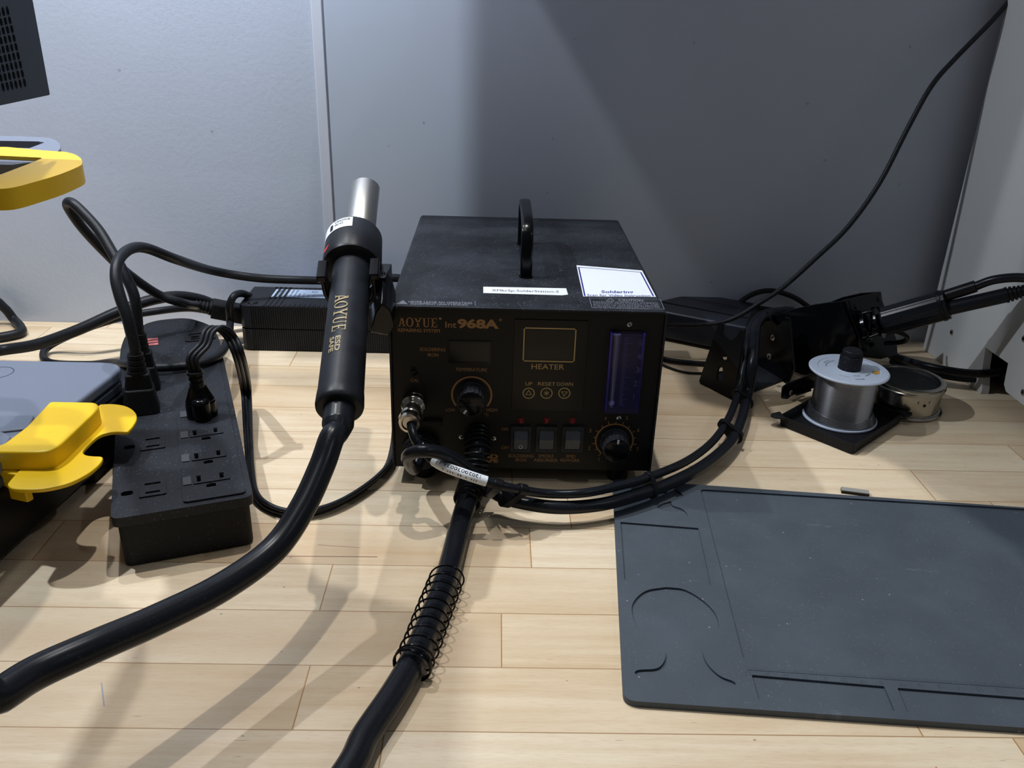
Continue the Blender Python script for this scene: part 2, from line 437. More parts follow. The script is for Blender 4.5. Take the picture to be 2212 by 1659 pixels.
def ftext(m, s, px0, py0, px1, py1, bold=0, z=.12, slant=0, y=PY):
    x0, zb = fp((px0), py1, y); x1, zt = fp(px1, py0, y); xm, zb2 = fp((px0+px1)/2, py1, y); _, zt2 = fp((px0+px1)/2, py0, y)
    m.text(s, x0, zb2, x1, zt2, z, bold, slant=slant)
def serif_word(px0, py0, px1, py1, y=PY):
    """AOYUE in thick-and-thin serif strokes; returns polygons in a 0..1 box"""
    P = []
    def q(*a): P.append(a)
    def bar(x0, y0, x1, y1): P.append(((x0, y0), (x1, y0), (x1, y1), (x0, y1)))
    def letter(ox, w_, parts):
        for p in parts: P.append(tuple((ox+a*w_, b) for a, b in p))
    R = lambda a, b, c, d: ((a, b), (c, b), (c, d), (a, d))
    A = [((.10, 0), (.24, 0), (.54, 1), (.44, 1)), ((.42, 1), (.62, 1), (.92, 0), (.70, 0)), R(.2, .27, .8, .37), R(0, 0, .34, .07), R(.6, 0, 1, .07), R(.3, .93, .6, 1)]
    O = []
    n = 18
    for k in range(n):
        a, b = 2*PI*k/n, 2*PI*(k+1)/n
        f = lambda t, rx, ry: (.5+rx*math.cos(t), .5+ry*math.sin(t))
        O.append((f(a, .5, .5), f(b, .5, .5), f(b, .29, .43), f(a, .29, .43)))
    Yl = [((.06, 1), (.3, 1), (.6, .45), (.42, .45)), ((.42, .5), (.58, .42), (.96, .98), (.86, 1)), R(.4, 0, .6, .5), R(.25, 0, .75, .07), R(0, .93, .38, 1), R(.66, .93, 1.02, 1)]
    U = [R(.1, .25, .32, 1), R(.72, .25, .82, 1), R(0, .93, .42, 1), R(.6, .93, .94, 1)]
    for k in range(9):
        a, b = PI+PI*k/9, PI+PI*(k+1)/9
        U.append(((.46+.36*math.cos(a), .27+.27*math.sin(a)), (.46+.36*math.cos(b), .27+.27*math.sin(b)), (.5+.22*math.cos(b), .27+.17*math.sin(b)), (.5+.22*math.cos(a), .27+.17*math.sin(a))))
    E_ = [R(.14, 0, .36, 1), R(0, 0, .9, .08), R(0, .92, .86, 1), R(.3, .47, .66, .55), R(.84, 0, .92, .3), R(.8, .72, .88, 1), R(.6, .38, .67, .64)]
    for i, (L, w_) in enumerate(((A, .2), (O, .18), (Yl, .2), (U, .18), (E_, .16))): letter((0, .2, .385, .6, .80)[i], w_, L)
    return P
m = MB(); m.T = FT
x0 = fp(859, 697)[0]; x1 = fp(949, 697)[0]; z0 = fp(904, 706.5)[1]; z1 = fp(904, 686)[1]
for p in serif_word(0, 0, 1, 1): m.poly([(x0+(x1-x0)*a, z0+(z1-z0)*b, .12) for a, b in p])
ftext(m, 'Int', 962, 695, 986, 708, .01); ftext(m, '968A', 988, 689, 1078, 710, .045); ftext(m, '+', 1077, 687, 1085, 695)
ftext(m, 'REPAIRING SYSTEM', 860, 710, 950, 717.5, .012)
x, z = fp(951, 688); m.ring(x, z, .01, .9, .12, seg=14)
ftext(m, 'SOLDERING', 907, 751, 962, 758.4); ftext(m, 'IRON', 924, 763, 947, 770); ftext(m, 'TEMPERATURE', 984, 795, 1052, 802)
ftext(m, 'CAL', 887, 818, 905, 825); ftext(m, 'LOW', 963, 882, 983, 889); ftext(m, 'HIGH', 1051, 882, 1074, 889); ftext(m, '°C', 1046, 892, 1056, 899)
ftext(m, 'ON', 1084, 923.5, 1098, 930); ftext(m, 'OFF', 1083, 963.5, 1101, 970)
ftext(m, 'SOLDERING', 1098, 981, 1153, 988); ftext(m, 'IRON', 1113.6, 990, 1137, 996.5)
ftext(m, 'SMOKE', 1163, 981.5, 1196, 988.5); ftext(m, 'ABSORBER', 1153, 990.5, 1205, 997)
ftext(m, 'SMD', 1223, 982, 1243, 989); ftext(m, 'REWORK', 1211, 991, 1253, 997.5)
ftext(m, 'ESD', 1036, 981, 1076, 990, .04); ftext(m, 'SAFE', 1036, 991, 1076, 999, .04)
for n_, px, py in (('1', 1293.6, 991.5), ('2', 1273, 968), ('3', 1275, 930), ('4', 1308, 904), ('5', 1354, 903), ('6', 1379, 929), ('7', 1377, 970)):
    hw = .9 if n_ == '1' else 2.5; ftext(m, n_, px-hw, py-4, px+hw, py+4)
k1 = fp(1019, 853); k2 = fp(1327, 952)
m.ring(k1[0], k1[1], 13.2, 14.5, .12, math.radians(-38), math.radians(218))
m.ring(k2[0], k2[1], 13.0, 14.0, .12, math.radians(-50), math.radians(230))
for i in range(15):
    a = math.radians(230-280*i/14); c, s_ = math.cos(a), math.sin(a); L = 2.4 if i % 2 == 0 else 1.6
    m.poly([(k2[0]+c*14-s_*.25, k2[1]+s_*14+c*.25, .12), (k2[0]+c*14+s_*.25, k2[1]+s_*14-c*.25, .12), (k2[0]+c*(14+L)+s_*.25, k2[1]+s_*(14+L)-c*.25, .12), (k2[0]+c*(14+L)-s_*.25, k2[1]+s_*(14+L)+c*.25, .12)])
o = build('printed_lettering', m, M_gold, fpanel, smooth_=False); o['label'] = 'dull gold lettering and dial scales'
# heater sub-panel
m = MB(); m.T = FT; hx0, hz1 = fp(1110, 689); hx1, hz0 = fp(1262, 888); hx0b = fp(1106, 886)[0]
hx0 = (hx0+hx0b)/2; hx1 = (fp(1272, 690)[0]+fp(1259, 888)[0])/2
m.prism(rrect(hx0, hz0, hx1, hz1, 1), 0, .7)
heater = build('heater_panel', m, mat('heater_overlay', (20, 19, 18), .3), st, bevel=.2)
HY = PY-.7
m = MB(); m.T = FTy(HY)
wx0, wz1 = fp(1131.5, 707, HY); wx1, wz0 = fp(1241, 783, HY); b_ = .85
for q in ((wx0, wz0, wx1, wz0+b_), (wx0, wz1-b_, wx1, wz1), (wx0, wz0, wx0+b_, wz1), (wx1-b_, wz0, wx1, wz1)): m.quad(*q, z=.1)
ftext(m, 'HEATER', 1148, 786.7, 1219, 797.7, z=.1, y=HY); ftext(m, 'UP', 1135, 825, 1150, 832.5, z=.1, y=HY); ftext(m, 'RESET', 1162, 825.5, 1200, 833, z=.1, y=HY); ftext(m, 'DOWN', 1203, 826, 1238, 833.5, z=.1, y=HY)
for i, px in enumerate((1142, 1180.5, 1219)):
    x, z = fp(px, 849.3, HY); m.ring(x, z, 3.6, 4.25, .1, seg=36)
    if i == 1:
        for k in range(3):
            a = PI/2+k*PI/3; c, s_ = math.cos(a)*2, math.sin(a)*2; n0, n1 = -s_*.11, c*.11
            m.poly([(x-c+n0, z-s_+n1, .1), (x-c-n0, z-s_-n1, .1), (x+c-n0, z+s_-n1, .1), (x+c+n0, z+s_+n1, .1)])
    else:
        sg = 1 if i == 0 else -1; R3 = [(0, 2.7*sg), (-2.3, -1.3*sg), (2.3, -1.3*sg)]; r3 = [(a*.68, b*.68) for a, b in R3]
        for k in range(3):
            l = (k+1) % 3; m.poly([(x+R3[k][0], z+R3[k][1], .1), (x+R3[l][0], z+R3[l][1], .1), (x+r3[l][0], z+r3[l][1], .1), (x+r3[k][0], z+r3[k][1], .1)])
o = build('printed_lettering', m, M_bright, heater, smooth_=False); o['label'] = 'pale gold heater lettering and button marks'
m = MB(); m.T = FTy(HY); m.quad(wx0+1.6, wz0+1.6, wx1-1.6, wz1-1.6, .06); build('display_window', m, M_glass, heater, smooth_=False)
# temperature display
m = MB(); m.T = FT; dx0, dz1 = fp(968, 735); dx1, dz0 = fp(1061, 786)
m.prism(rrect(dx0, dz0, dx1, dz1, .6), 0, .6, [rrect(dx0+1, dz0+1, dx1-1, dz1-1, .3)])
dd = build('display_bezel', m, M_gloss, st)
m = MB(); m.T = FT; m.quad(dx0+1, dz0+1, dx1-1, dz1-1, .15); o = build('display_glass', m, mat('smoked_glass', (30, 29, 28), .1), dd, smooth_=False)
# cal button
cx, cz = fp(894, 802); m = MB(); m.T = FT@Matrix.Translation((cx, cz, 0)); m.lathe([(3.2, 0), (3.2, .4), (2.3, .5), (2.1, .2), (1.4, .8), (.01, 1.1)], 24); build('calibration_button', m, M_gloss, st)
# knobs
def knob(c, r, h, ang, name='knob'):
    m = MB(); m.T = FT@Matrix.Translation((c[0], c[1], 0)); m.cyl(r+.9, .2, 2.0, bev=.4); m.gear(r, 1.8, h, 18, .45)
    k = build(name, m, M_switch, st, bevel=.25)
    m = MB(); m.T = FT@Matrix.Translation((c[0], c[1], 0)); m.lathe([(r-.7, h), (r-1.2, h+.25), (.01, h+.3)], 36); build('cap', m, M_gloss, k)
    m = MB(); m.T = FT@Matrix.Translation((c[0], c[1], 0))@Matrix.Rotation(ang, 4, 'Z'); m.box((-.7, r-4.0, h+.2), (.7, r-1.0, h+.7)); build('pointer', m, M_ink, k)
knob(k1, 9.6, 15, math.radians(145)); knob(k2, 9.6, 15, math.radians(-3))
# flow meter
fx0, fz1 = fp(1318, 714); fx1, fz0 = fp(1391, 884); fx0 = (fp(1320, 714)[0]+fp(1302, 882)[0])/2; fx1 = (fp(1393, 716)[0]+fp(1374, 884)[0])/2
m = MB(); m.T = FT; m.prism(rrect(fx0, fz0, fx1, fz1, .6), 0, 1.0); fl = build('flow_meter', m, M_bluetint, st)
m = MB(); m.T = FT; tx_ = fx0+4.6; m.T = FT@Matrix.Translation((tx_, 0, 2.6))@Matrix.Rotation(-PI/2, 4, 'X')
m.T = Matrix.Translation((tx_, PY-3.2, 0))
m.lathe([(.01, fz0+3), (1.3, fz0+3), (2.9, fz1-1), (.01, fz1-1)], 24); build('tube', m, mat('tube_plastic', (82, 80, 112), .15), fl)
m = MB(); m.T = Matrix.Translation((tx_, PY-4.0, 0)); m.ball((0, 0, fz0+6.4), 2.1); build('float_ball', m, mat('float_ball', (120, 128, 190), .1), fl)
m = MB(); m.T = FT
for i in range(49):
    z = fz0+3.5+i*(fz1-fz0-8)/48; L = 3.6 if i % 4 == 0 else 2.4
    m.quad(fx0+10.2, z-.12, fx0+10.2+(5.4 if i % 8 == 4 else L), z+.12, 1.06)
for n_, px, py in (('5', 1383, 740), ('4', 1380, 769), ('3', 1377, 798), ('2', 1372.5, 827), ('1', 1369, 855)): ftext(m, n_, px-(1.2 if n_ == '1' else 4), py-6, px+(1.2 if n_ == '1' else 4), py+6, z=1.08)
build('scale', m, M_tick, fl, smooth_=False)
m = MB(); m.T = FT; m.prism(rrect(fx0, fz0, fx1, fz1, .6), 6.6, 7.4); build('clear_cover', m, M_clear, fl)
for xx in (fx0, fx1-1.0):
    m = MB(); m.T = FT; m.box((xx, fz0, 1), (xx+1.0, fz1, 6.6)); build('side_rail', m, mat('blue_rail', (40, 34, 130), .2), fl)
# screws
def screw(M_, parent, r=1.8, mt=None, hexa=False):
    m = MB(); m.T = M_; m.lathe([(r, 0), (r, .35), (r*.7, .75), (.01, .85)], 20)
    sc = build('screw', m, mt or M_screw, parent)
    m = MB(); m.T = M_
    if hexa: m.prism([(r*.48*math.cos(k*PI/3), r*.48*math.sin(k*PI/3)) for k in range(6)], .6, .95)
    else: m.box((-r*.65, -r*.13, .5), (r*.65, r*.13, .92)); m.box((-r*.13, -r*.65, .5), (r*.13, r*.65, .92))
    build('socket', m, M_gloss, sc); return sc
for px, py in ((1360, 701), (1337, 903), (996, 944), (1066.5, 947)):
    x, z = fp(px, py); screw(FT@Matrix.Translation((x, z, 0))@Matrix.Rotation(.5, 4, 'Z'), st, 1.75)
for px in (1125, 1180, 1237):
    x, z = fp(px, 908.5); m = MB(); m.T = FT@Matrix.Translation((x, z, 0)); m.lathe([(2.4, 0), (2.3, .4), (1.9, .5), (1.7, 1.6), (1.0, 2.4), (.01, 2.7)], 20); build('indicator_light', m, M_red, st)
# rocker switches
for i, (a, b) in enumerate(((1104, 1145.5), (1159, 1201), (1215, 1257.5))):
    x0, z1 = fp(a, 919.5); x1, z0 = fp(b, 974); m = MB(); m.T = FT
    m.prism(rrect(x0, z0, x1, z1, .6), 0, 2.2, [rrect(x0+2.0, z0+1.8, x1-2.0, z1-2.2, .4)])
    sw = build('rocker_switch', m, M_switch, st, bevel=.25)
    m = MB(); zc = (z0+z1)/2; a0, a1 = x0+2.3, x1-2.3
    pr = [(z0+2.1, 3.4), (zc, 1.4), (zc+2.4, 1.5), (z1-2.5, .4), (z1-2.5, -.5), (z0+2.1, -.5)]
    pr = [(z0+2.1, 1.2), (z0+2.2, 3.6), (zc+.8, 1.9), (z1-2.6, 4.1 if i == 0 else 4.3), (z1-2.6, .2), (z0+2.1, .2)]
    pr = [(z1-2.6, .3), (z1-2.6, 1.3), (zc+1.0, 4.8), (z0+2.2, 2.2), (z0+2.2, .3)]
    vs = [(a0, z, h) for z, h in pr]+[(a1, z, h) for z, h in pr]; n_ = len(pr); m.T = FT
    m.add(vs, [tuple(range(n_)), tuple(range(2*n_-1, n_-1, -1))]+[(k, (k+1) % n_, n_+(k+1) % n_, n_+k) for k in range(n_)])
    rk = build('rocker', m, M_rocker, sw, bevel=.2)
    if i == 0:
        m = MB(); zc2 = (z0+2.2+zc)/2; xm = (a0+a1)/2
        m.T = FT@Matrix.Translation((xm, zc2, 3.55))@Matrix.Rotation(-math.atan2(2.6, zc+1-z0-2.2)*-1*-1, 4, 'X')
        m.ring(0, -1.0, 1.05, 1.4, .12, seg=24); m.quad(-.18, 1.4, .18, 3.0, .12); m.T = Matrix.Identity(4)
        build('switch_marks', m, M_ink, rk, smooth_=False)
# hose port, fume port, connector socket
hp = Y(1032, 938, PY)
m = MB(); m.T = frame(hp, (0, -1, 0)); m.cyl(9.5, 0, 2.5, bev=.6); build('hose_port', m, M_black, st)
vp = Y(910, 968, PY)
m = MB(); m.T = frame(vp, (0, -1, 0)); m.gear(13.2, 0, 9, 40, .25); m.cyl(11.8, 8.9, 10.4, bev=.6); m.T = FT; x0, z0 = fp(914, 915); x1, z1 = fp(955, 909); m.box((x0, z0, 0), (x1, z1+1.0, 4)); build('fume_port', m, M_matte, st, bevel=.3)
# feet
for x, y in ((22, 14), (166, 14), (22, 240), (166, 240)):
    m = MB(); m.T = Matrix.Translation((x, y, 0)); m.lathe([(.01, 0), (7, 0), (7.6, 1), (8.4, ZB), (.01, ZB)], 24); build('foot', m, M_black, st)
# carry handle
y0 = Z(1136, 598, ZT).y; hx = Z(1136, 598, ZT).x; zh = Y(1138, 487, y0).z
yr = y0+92
pts = [(hx, y0, ZT-1), (hx, y0, zh-14), (hx, y0+4, zh-5), (hx, y0+13, zh-.5), (hx, y0+28, zh+1), (hx, yr-28, zh+1), (hx, yr-13, zh-.5), (hx, yr-4, zh-5), (hx, yr, zh-14), (hx, yr, ZT-1)]
prof = [(math.copysign(abs(math.cos(a))**.6, math.cos(a))*.62, math.copysign(abs(math.sin(a))**.6, math.sin(a))) for a in [2*PI*k/20 for k in range(20)]]
m = MB(); m.tube(pts, 4.5, prof=prof, n=5)
for yy in (y0, yr): m.T = Matrix.Translation((hx, yy, ZT)); m.cyl(5.2, 0, .8); m.T = Matrix.Identity(4)
build('carry_handle', m, M_gloss, st)
# printed warnings on the cover
ZL = ZT+.08
def tp(px, py, z=ZL): p = Z(px, py, z); return (p.x, p.y)
def ttext(m, s, a, b, c, d, z, bold=0):
    """text in the quad a(top-left) b(top-right) c(bottom-right) d(bottom-left), pixels, on the plane z"""
    A, B, C_, D_ = (Vector(tp(*p, z)) for p in (a, b, c, d))
    def fn(u, v):
        p = (D_.lerp(C_, u)).lerp(A.lerp(B, u), v); return (p.x, p.y, z)
    m.text(s, 0, 0, 0, 0, fn=fn, bold=bold)
def line2(m, a, b, w_, z):
    a, b = Vector(tp(*a, z)), Vector(tp(*b, z)); n_ = (b-a).normalized(); n_ = Vector((-n_.y, n_.x))*w_/2
    m.poly([(*(a-n_), z), (*(b-n_), z), (*(b+n_), z), (*(a+n_), z)])
m = MB()
def tline(m, s, x0, x1, y0, y1, z=ZL, bold=0.01, k=.022): ttext(m, s, (x0, y0), (x1, y0+(x1-x0)*k), (x1, y1+(x1-x0)*k), (x0, y1), z, bold)
tline(m, 'NEVER LEAVE AN OPERATING', 882, 1020, 649.8, 653.8); tline(m, 'EQUIPMENT UNATTENDED', 887, 1011, 654.4, 658.2)
m.poly([(*tp(855, 656.5), ZL), (*tp(881, 657), ZL), (*tp(871, 648.5), ZL)])
line2(m, (1026, 650), (1027, 660), .3, ZL)
build('unattended_warning', m, M_inkgrey, cover, smooth_=False)
m = MB()
tline(m, 'CAUTION', 1336, 1389, 645.5, 650.6)
lines = ['REMOVE SHIPPING SCREW', '(MARKED RED) FOUND AT THE', 'BOTTOM OF THE STATION BEFORE', 'TURNING IT ON FAILURE TO DO SO', 'MAY DAMAGE THE STATION']
for i, s_ in enumerate(lines): tline(m, s_, 1281+i*.3, (1421 if i < 4 else 1398)+i*1.2, 650.8+i*3.1, 653.1+i*3.1, bold=0)
box_ = [(1273, 643.5), (1426, 646.5), (1435, 668), (1279, 664.5)]
for k in range(4): line2(m, box_[k], box_[(k+1) % 4], .35, ZL)
tri = [(1310, 650.2), (1327, 650.6), (1318.5, 644.6)]
for k in range(3): line2(m, tri[k], tri[(k+1) % 3], .5, ZL)
build('caution_warning', m, M_inkgrey, cover, smooth_=False)
m = MB(); m.prism([Z(*p, ZT) for p in ((1044, 620), (1223, 623.5), (1227, 637), (1214, 638.5), (1044, 633.5))], ZT+.02, ZT+.25)
lb = tag(build('asset_label', m, M_label, None, Z(1130, 630, ZT)), 'narrow white asset label strip stuck on the station cover', 'label')
m = MB(); tline(m, 'XMkrSp-SolderStation-5', 1062, 1207, 624.6, 630.5, ZT+.3, 0, .022); build('printed_lettering', m, M_dark, lb, smooth_=False)
q = [(1245, 573.5), (1387, 585), (1417, 642), (1260, 641)]
m = MB(); pts = [Z(*p, ZT) for p in q]; m.prism(pts, ZT+.02, ZT+.28)
sk = tag(build('instruction_sticker', m, M_label, None, Z(1325, 610, ZT)), 'square white sticker with blue border at the right of the station cover', 'sticker')
m = MB()
def inset(a, b, t): return tuple(a[i]+(b[i]-a[i])*t for i in (0, 1))
cc = tuple(sum(p[i] for p in q)/4 for i in (0, 1)); qi = [inset(p, cc, .03) for p in q]
qi = [(1250, 577), (1384, 588), (1411.5, 640), (1263.5, 639.4)]
for k in (3, 0, 1): line2(m, qi[k], qi[(k+1) % 4], 1.1, ZT+.33)
tline(m, 'Soldering', 1299, 1368, 627.2, 634.6, ZT+.34, .02, .01); tline(m, 'Scan for Video Instruction', 1268, 1405, 635.0, 639.6, ZT+.34, .01, .01)
build('printed_border', m, M_blueink, sk, smooth_=False)

# metal connector of the iron lead + lead and fume tube
cn = Y(896, 866, PY)
ir = thing('soldering_iron', 'black soldering iron with fume tube resting in the stand, its leads clipped together', 'soldering iron', Y(1960, 685, 165))
m = MB(); m.T = frame(cn, (-.02, -1, -.02))
m.lathe([(.01, 0), (8.2, 0), (8.6, .6), (8.6, 4), (8.2, 4.6), (8.6, 5.2), (8.6, 9), (7.9, 10), (7.0, 10.4), (7.0, 12), (6.0, 12.5), (6.0, 20), (6.6, 20.6), (7.2, 21.4), (7.2, 25), (6.6, 26), (7.3, 27), (7.3, 32.5), (6.9, 34), (5.2, 34.3), (4.6, 33), (.01, 33)], 40)
for k in range(3):
    a = 2*PI*k/3+.5; m.T = frame(cn, (-.02, -1, -.02))@Matrix.Rotation(a, 4, 'Z'); m.box((5.6, -1.6, 27.5), (7.9, 1.6, 31.5))
connector = build('connector', m, M_nickel, ir)
connector['label'] = 'shiny nickel connector'
ce = cn+Vector((-.02*34, -34, -.02*34))
lead = [ce+Vector((0, 6, 0)), Y(893, 938, -38), Y(905, 962, -42), Y(925, 985, -42), Y(955, 1006, -52), Y(1000, 1023, -60), Y(1045, 1038, -61), Y(1100, 1053, -60), Z(1180, 1066, 23), Z(1260, 1065, 23), Z(1340, 1049, 22), Z(1400, 1031, 21), Z(1480, 998, 19), Z(1538, 955, 18), Z(1573, 905, 18), Z(1594, 850, 18), Y(1608, 785, 152), Y(1617, 730, 175), Y(1624, 700, 205), Y(1650, 676, 245), Y(1700, 668, 275)]
m = MB(); m.tube(lead, 3.1); build('lead', m, M_rubber, ir)
tub = [vp+Vector((0, -9, -3)), vp+Vector((-3, -20, -6)), Y(884, 1000, -42), Y(882, 984, -52), Y(908, 974, -58), Y(950, 978, -54), Y(990, 998, -46), Y(1025, 1026, -41), Z(1062, 1060, 19), Z(1110, 1082, 16), Z(1200, 1096, 14), Z(1290, 1091, 13), Z(1360, 1074, 13), Z(1440, 1047, 12), Z(1520, 1006, 12), Z(1578, 955, 12), Z(1604, 900, 12), Z(1615, 850, 14), Y(1626, 785, 148), Y(1631, 730, 172), Y(1636, 700, 200), Y(1660, 680, 240), Y(1710, 672, 270)]
m = MB(); m.tube(tub, lambda t: 4.6 if t > .3 else 4.2+.4*t/.3); build('fume_tube', m, M_rubber, ir)
# label round the lead
L = smooth(lead, 8)
def sub(P, a, b): return [p for i, p in enumerate(P) if a <= i/(len(P)-1) <= b]
m = MB(); m.tube(sub(L, .17, .31), 3.5, raw=True); m.tube(sub(L, .095, .125), 3.4, raw=True); ll = build('lead_label', m, M_label, ir)
P = sub(L, .19, .305); F = frames_along(P); 
m = MB()
def leadtext(s, a, b, off0, off1):
    def fn(u, v):
        t = (b+(a-b)*u)*(len(P)-1); k = int(min(t, len(P)-2)); f = t-k; p = P[k].lerp(P[k+1], f); vw = (CAM-p).normalized()
        tdir = F[k][0]; up = vw.cross(tdir).normalized(); up = up if up.z > 0 else -up
        nrm = tdir.cross(up); nrm = nrm if nrm.dot(vw) > 0 else -nrm
        h = off0+(off1-off0)*(1-v); ang = h/3.6; return p+up*(3.62*math.sin(ang))+nrm*(3.62*math.cos(ang))
    vs, fs = text_geo(s, 0); m.add([fn(*v) for v in vs], fs)
leadtext('1202003003A', .12, .9, .6, 3.0); leadtext('||| | || ||| |', .15, .85, -2.6, -1.2)
build('printed_lettering', m, M_dark, ll, smooth_=False)
# clips that hold lead and tube together
T2 = smooth(tub, 8)
def near(P, px, py):
    best = None
    for i, p in enumerate(P):
        q = p-CAM; d = q.dot(FW); X_ = W_/2+FPX*q.dot(RT)/d; Y_ = H_/2-FPX*q.dot(UP)/d; e = abs(X_-px)+abs(Y_-py)
        if best is None or e < best[0]: best = (e, i)
    return best[1]
def clip(px1, py1, px2, py2, w_=5):
    i = near(L, px1, py1); j = near(T2, px2, py2); a, b = L[i], T2[j]; t = (L[i+1]-L[i-1]).normalized(); d = (b-a); mid = (a+b)/2
    M_ = frame(mid, t, d); h = d.length/2
    m = MB(); m.T = M_; out = []
    for k in range(13): an = PI/2+PI*k/12; out.append((-h+4.0*math.cos(an), 4.0*math.sin(an)))
    for k in range(13): an = -PI/2+PI*k/12; out.append((h+5.5*math.cos(an), 5.5*math.sin(an)))
    m.prism(out, -w_/2, w_/2); build('cable_clip', m, M_black, ir, bevel=.4)
clip(1070, 1048, 1062, 1062, 6); clip(1115, 1056, 1105, 1080, 6); clip(1400, 1031, 1405, 1060, 4); clip(1562, 925, 1590, 935, 5); clip(1592, 860, 1612, 860, 3)

# ================================================================ HOT AIR GUN
g0 = D(733, 884, 492); g1 = D(766, 515, 605)
ax = (g1-g0); GL = ax.length; ax.normalize()
gun = thing('hot_air_gun', 'black hot air gun handle with steel nozzle hanging in the fork beside the station', 'hot air gun', g0)
GT = frame(g0, ax, RT)      # local x ~ image right, local y ~ ?
if (GT.to_3x3()@Vector((0, 1, 0))).dot(FW) > 0: YS = -1
else: YS = 1
rH = 13.4; capb = GL-34
m = MB(); m.T = GT; m.lathe([(.01, 2), (9.2, 2), (9.2, 0), (12.6, 0), (13.6, 1), (14.0, 3), (13.8, 9), (rH, 14), (rH-.6, capb-6), (rH-.6, capb+2), (.01, capb+2)], 56); hd = build('handle', m, M_gun, gun)
m = MB(); m.T = GT; m.lathe([(.01, capb), (16.6, capb), (19.2, capb+.8), (19.9, capb+2.5), (19.3, GL-1.5), (18.6, GL), (11, GL+.3), (.01, GL+.3)], 64); cap = build('cap', m, M_gun, gun)
n1 = D(780, 492, 612); n2 = D(790, 404, 632)
m = MB(); m.T = frame(n1-(n2-n1).normalized()*6, n2-n1, RT); NL = (n2-n1).length+6
m.lathe([(.01, 0), (10.2, 0), (10.2, NL-.6), (9.8, NL), (8.8, NL), (8.8, NL-12), (.01, NL-12)], 48); nz = build('nozzle', m, M_nozzle, gun); nz['label'] = 'brushed steel nozzle tube'
def cylw(m, r, h, a): v = GT@Vector((r*math.cos(a), YS*r*math.sin(a), h)); return v
def viewang(): # angle on the handle that faces the camera
    v = GT.to_3x3().inverted()@(CAM-g0-ax*60); return math.atan2(YS*v.y, v.x)
VA = viewang()      # image right is angle 0
def patch(m, r, h0, h1, a0, a1, n_=10):
    vs = []
    for k in range(n_+1):
        a = a0+(a1-a0)*k/n_; vs += [cylw(m, r, h0, a), cylw(m, r, h1, a)]
    m.add(vs, [(2*k, 2*k+2, 2*k+3, 2*k+1) for k in range(n_)])
sgn = 1 if VA > 0 else -1       # moving to the image left means adding sgn
# lettering down the handle
def wraptext(m, s, h_top, h_bot, a_low, a_high, r, bold=0):
    """reads downward; letter tops point to the image right (towards a_high)"""
    vs, fs = text_geo(s, bold) if isinstance(s, str) else s
    bm = bmesh.new(); bv = [bm.verts.new((a, b, 0)) for a, b in vs]
    for f in fs:
        try: bm.faces.new([bv[i] for i in f])
        except ValueError: pass
    for c in (.2, .4, .6, .8): bmesh.ops.bisect_plane(bm, geom=bm.verts[:]+bm.edges[:]+bm.faces[:], plane_co=(0, c, 0), plane_no=(0, 1, 0))
    bm.verts.index_update(); V = [cylw(m, r, h_top+(h_bot-h_top)*v.co.x, a_low+(a_high-a_low)*v.co.y) for v in bm.verts]
    m.add(V, [[v.index for v in f.verts] for f in bm.faces]); bm.free()
m = MB(); word = serif_word(0, 0, 1, 1); vs = []; fs = []
for p in word: fs.append(list(range(len(vs), len(vs)+len(p)))); vs += [tuple(x) for x in p]
aL = VA+sgn*.50; aH = VA-sgn*.02
wraptext(m, (vs, fs), capb-42, capb-78, VA+sgn*.70, VA+sgn*.04, rH+.1)
wraptext(m, 'ESD', capb-81, capb-94, VA+sgn*.47, VA+sgn*.22, rH+.12, .03); wraptext(m, 'SAFE', capb-81, capb-94, VA+sgn*.76, VA+sgn*.52, rH+.12, .03)
o = build('printed_lettering', m, M_gunprint, hd, smooth_=False)
m = MB(); patch(m, 19.75, GL-12.5, GL-2.2, VA+sgn*1.5, VA+sgn*.12, 18); wl = build('serial_label', m, M_label, cap)
m = MB()
def flat(m, s, a0, a1, h0, h1, r, bold=0):
    vs, fs = text_geo(s, bold); m.add([cylw(m, r, h0+(h1-h0)*v, a0+(a1-a0)*u) for u, v in vs], fs)
flat(m, '69060928', VA+sgn*.78, VA+sgn*.22, GL-5.6, GL-3.4, 20); flat(m, '88165', VA+sgn*.78, VA+sgn*.45, GL-8.8, GL-6.6, 20)
patch(m, 19.95, GL-11, GL-5, VA+sgn*1.0, VA+sgn*.86, 3)
build('printed_lettering', m, M_dark, wl, smooth_=False)
m = MB(); a_ = VA+sgn*1.02; r_ = 20.0
m.add([cylw(m, r_, capb+6.5, a_+sgn*.3), cylw(m, r_, capb+9.5, a_+sgn*.25), cylw(m, r_, capb+9.0, a_-sgn*.02), cylw(m, r_, capb+9.0, a_-sgn*.06), cylw(m, r_, capb+5.5, a_+sgn*.12)], [(0, 1, 2, 3, 4)])
o = build('warning_mark', m, M_redink, cap, smooth_=False)
hose = [g0+ax*4, g0-ax*6, g0-ax*16, D(716, 948, 474), D(694, 1010, 466), D(652, 1100, 452), D(590, 1188, 436), D(480, 1268, 412), D(340, 1338, 385), D(200, 1398, 362), D(80, 1452, 345), D(0, 1502, 330), D(-110, 1570, 312)]
p = hose[-1]; hose += [Vector((p.x+5, p.y-95, 16)), Vector((p.x+80, -372, 10)), Vector((-30, -350, 8)), Z(735, 1690, 8)]
frt = [Z(790, 1590, 8), Z(850, 1500, 8), Z(893, 1425, 8), Z(932, 1335, 8), Z(968, 1235, 8), Z(990, 1150, 9), Z(1008, 1085, 13), Y(1022, 1035, -24), Y(1031, 975, -13), hp+Vector((0, -2, 0))]
hose += frt
m = MB(); m.tube(hose, lambda t: 7.1 if t > .06 else 7.1, seg=20); build('hose', m, M_rubber, gun)
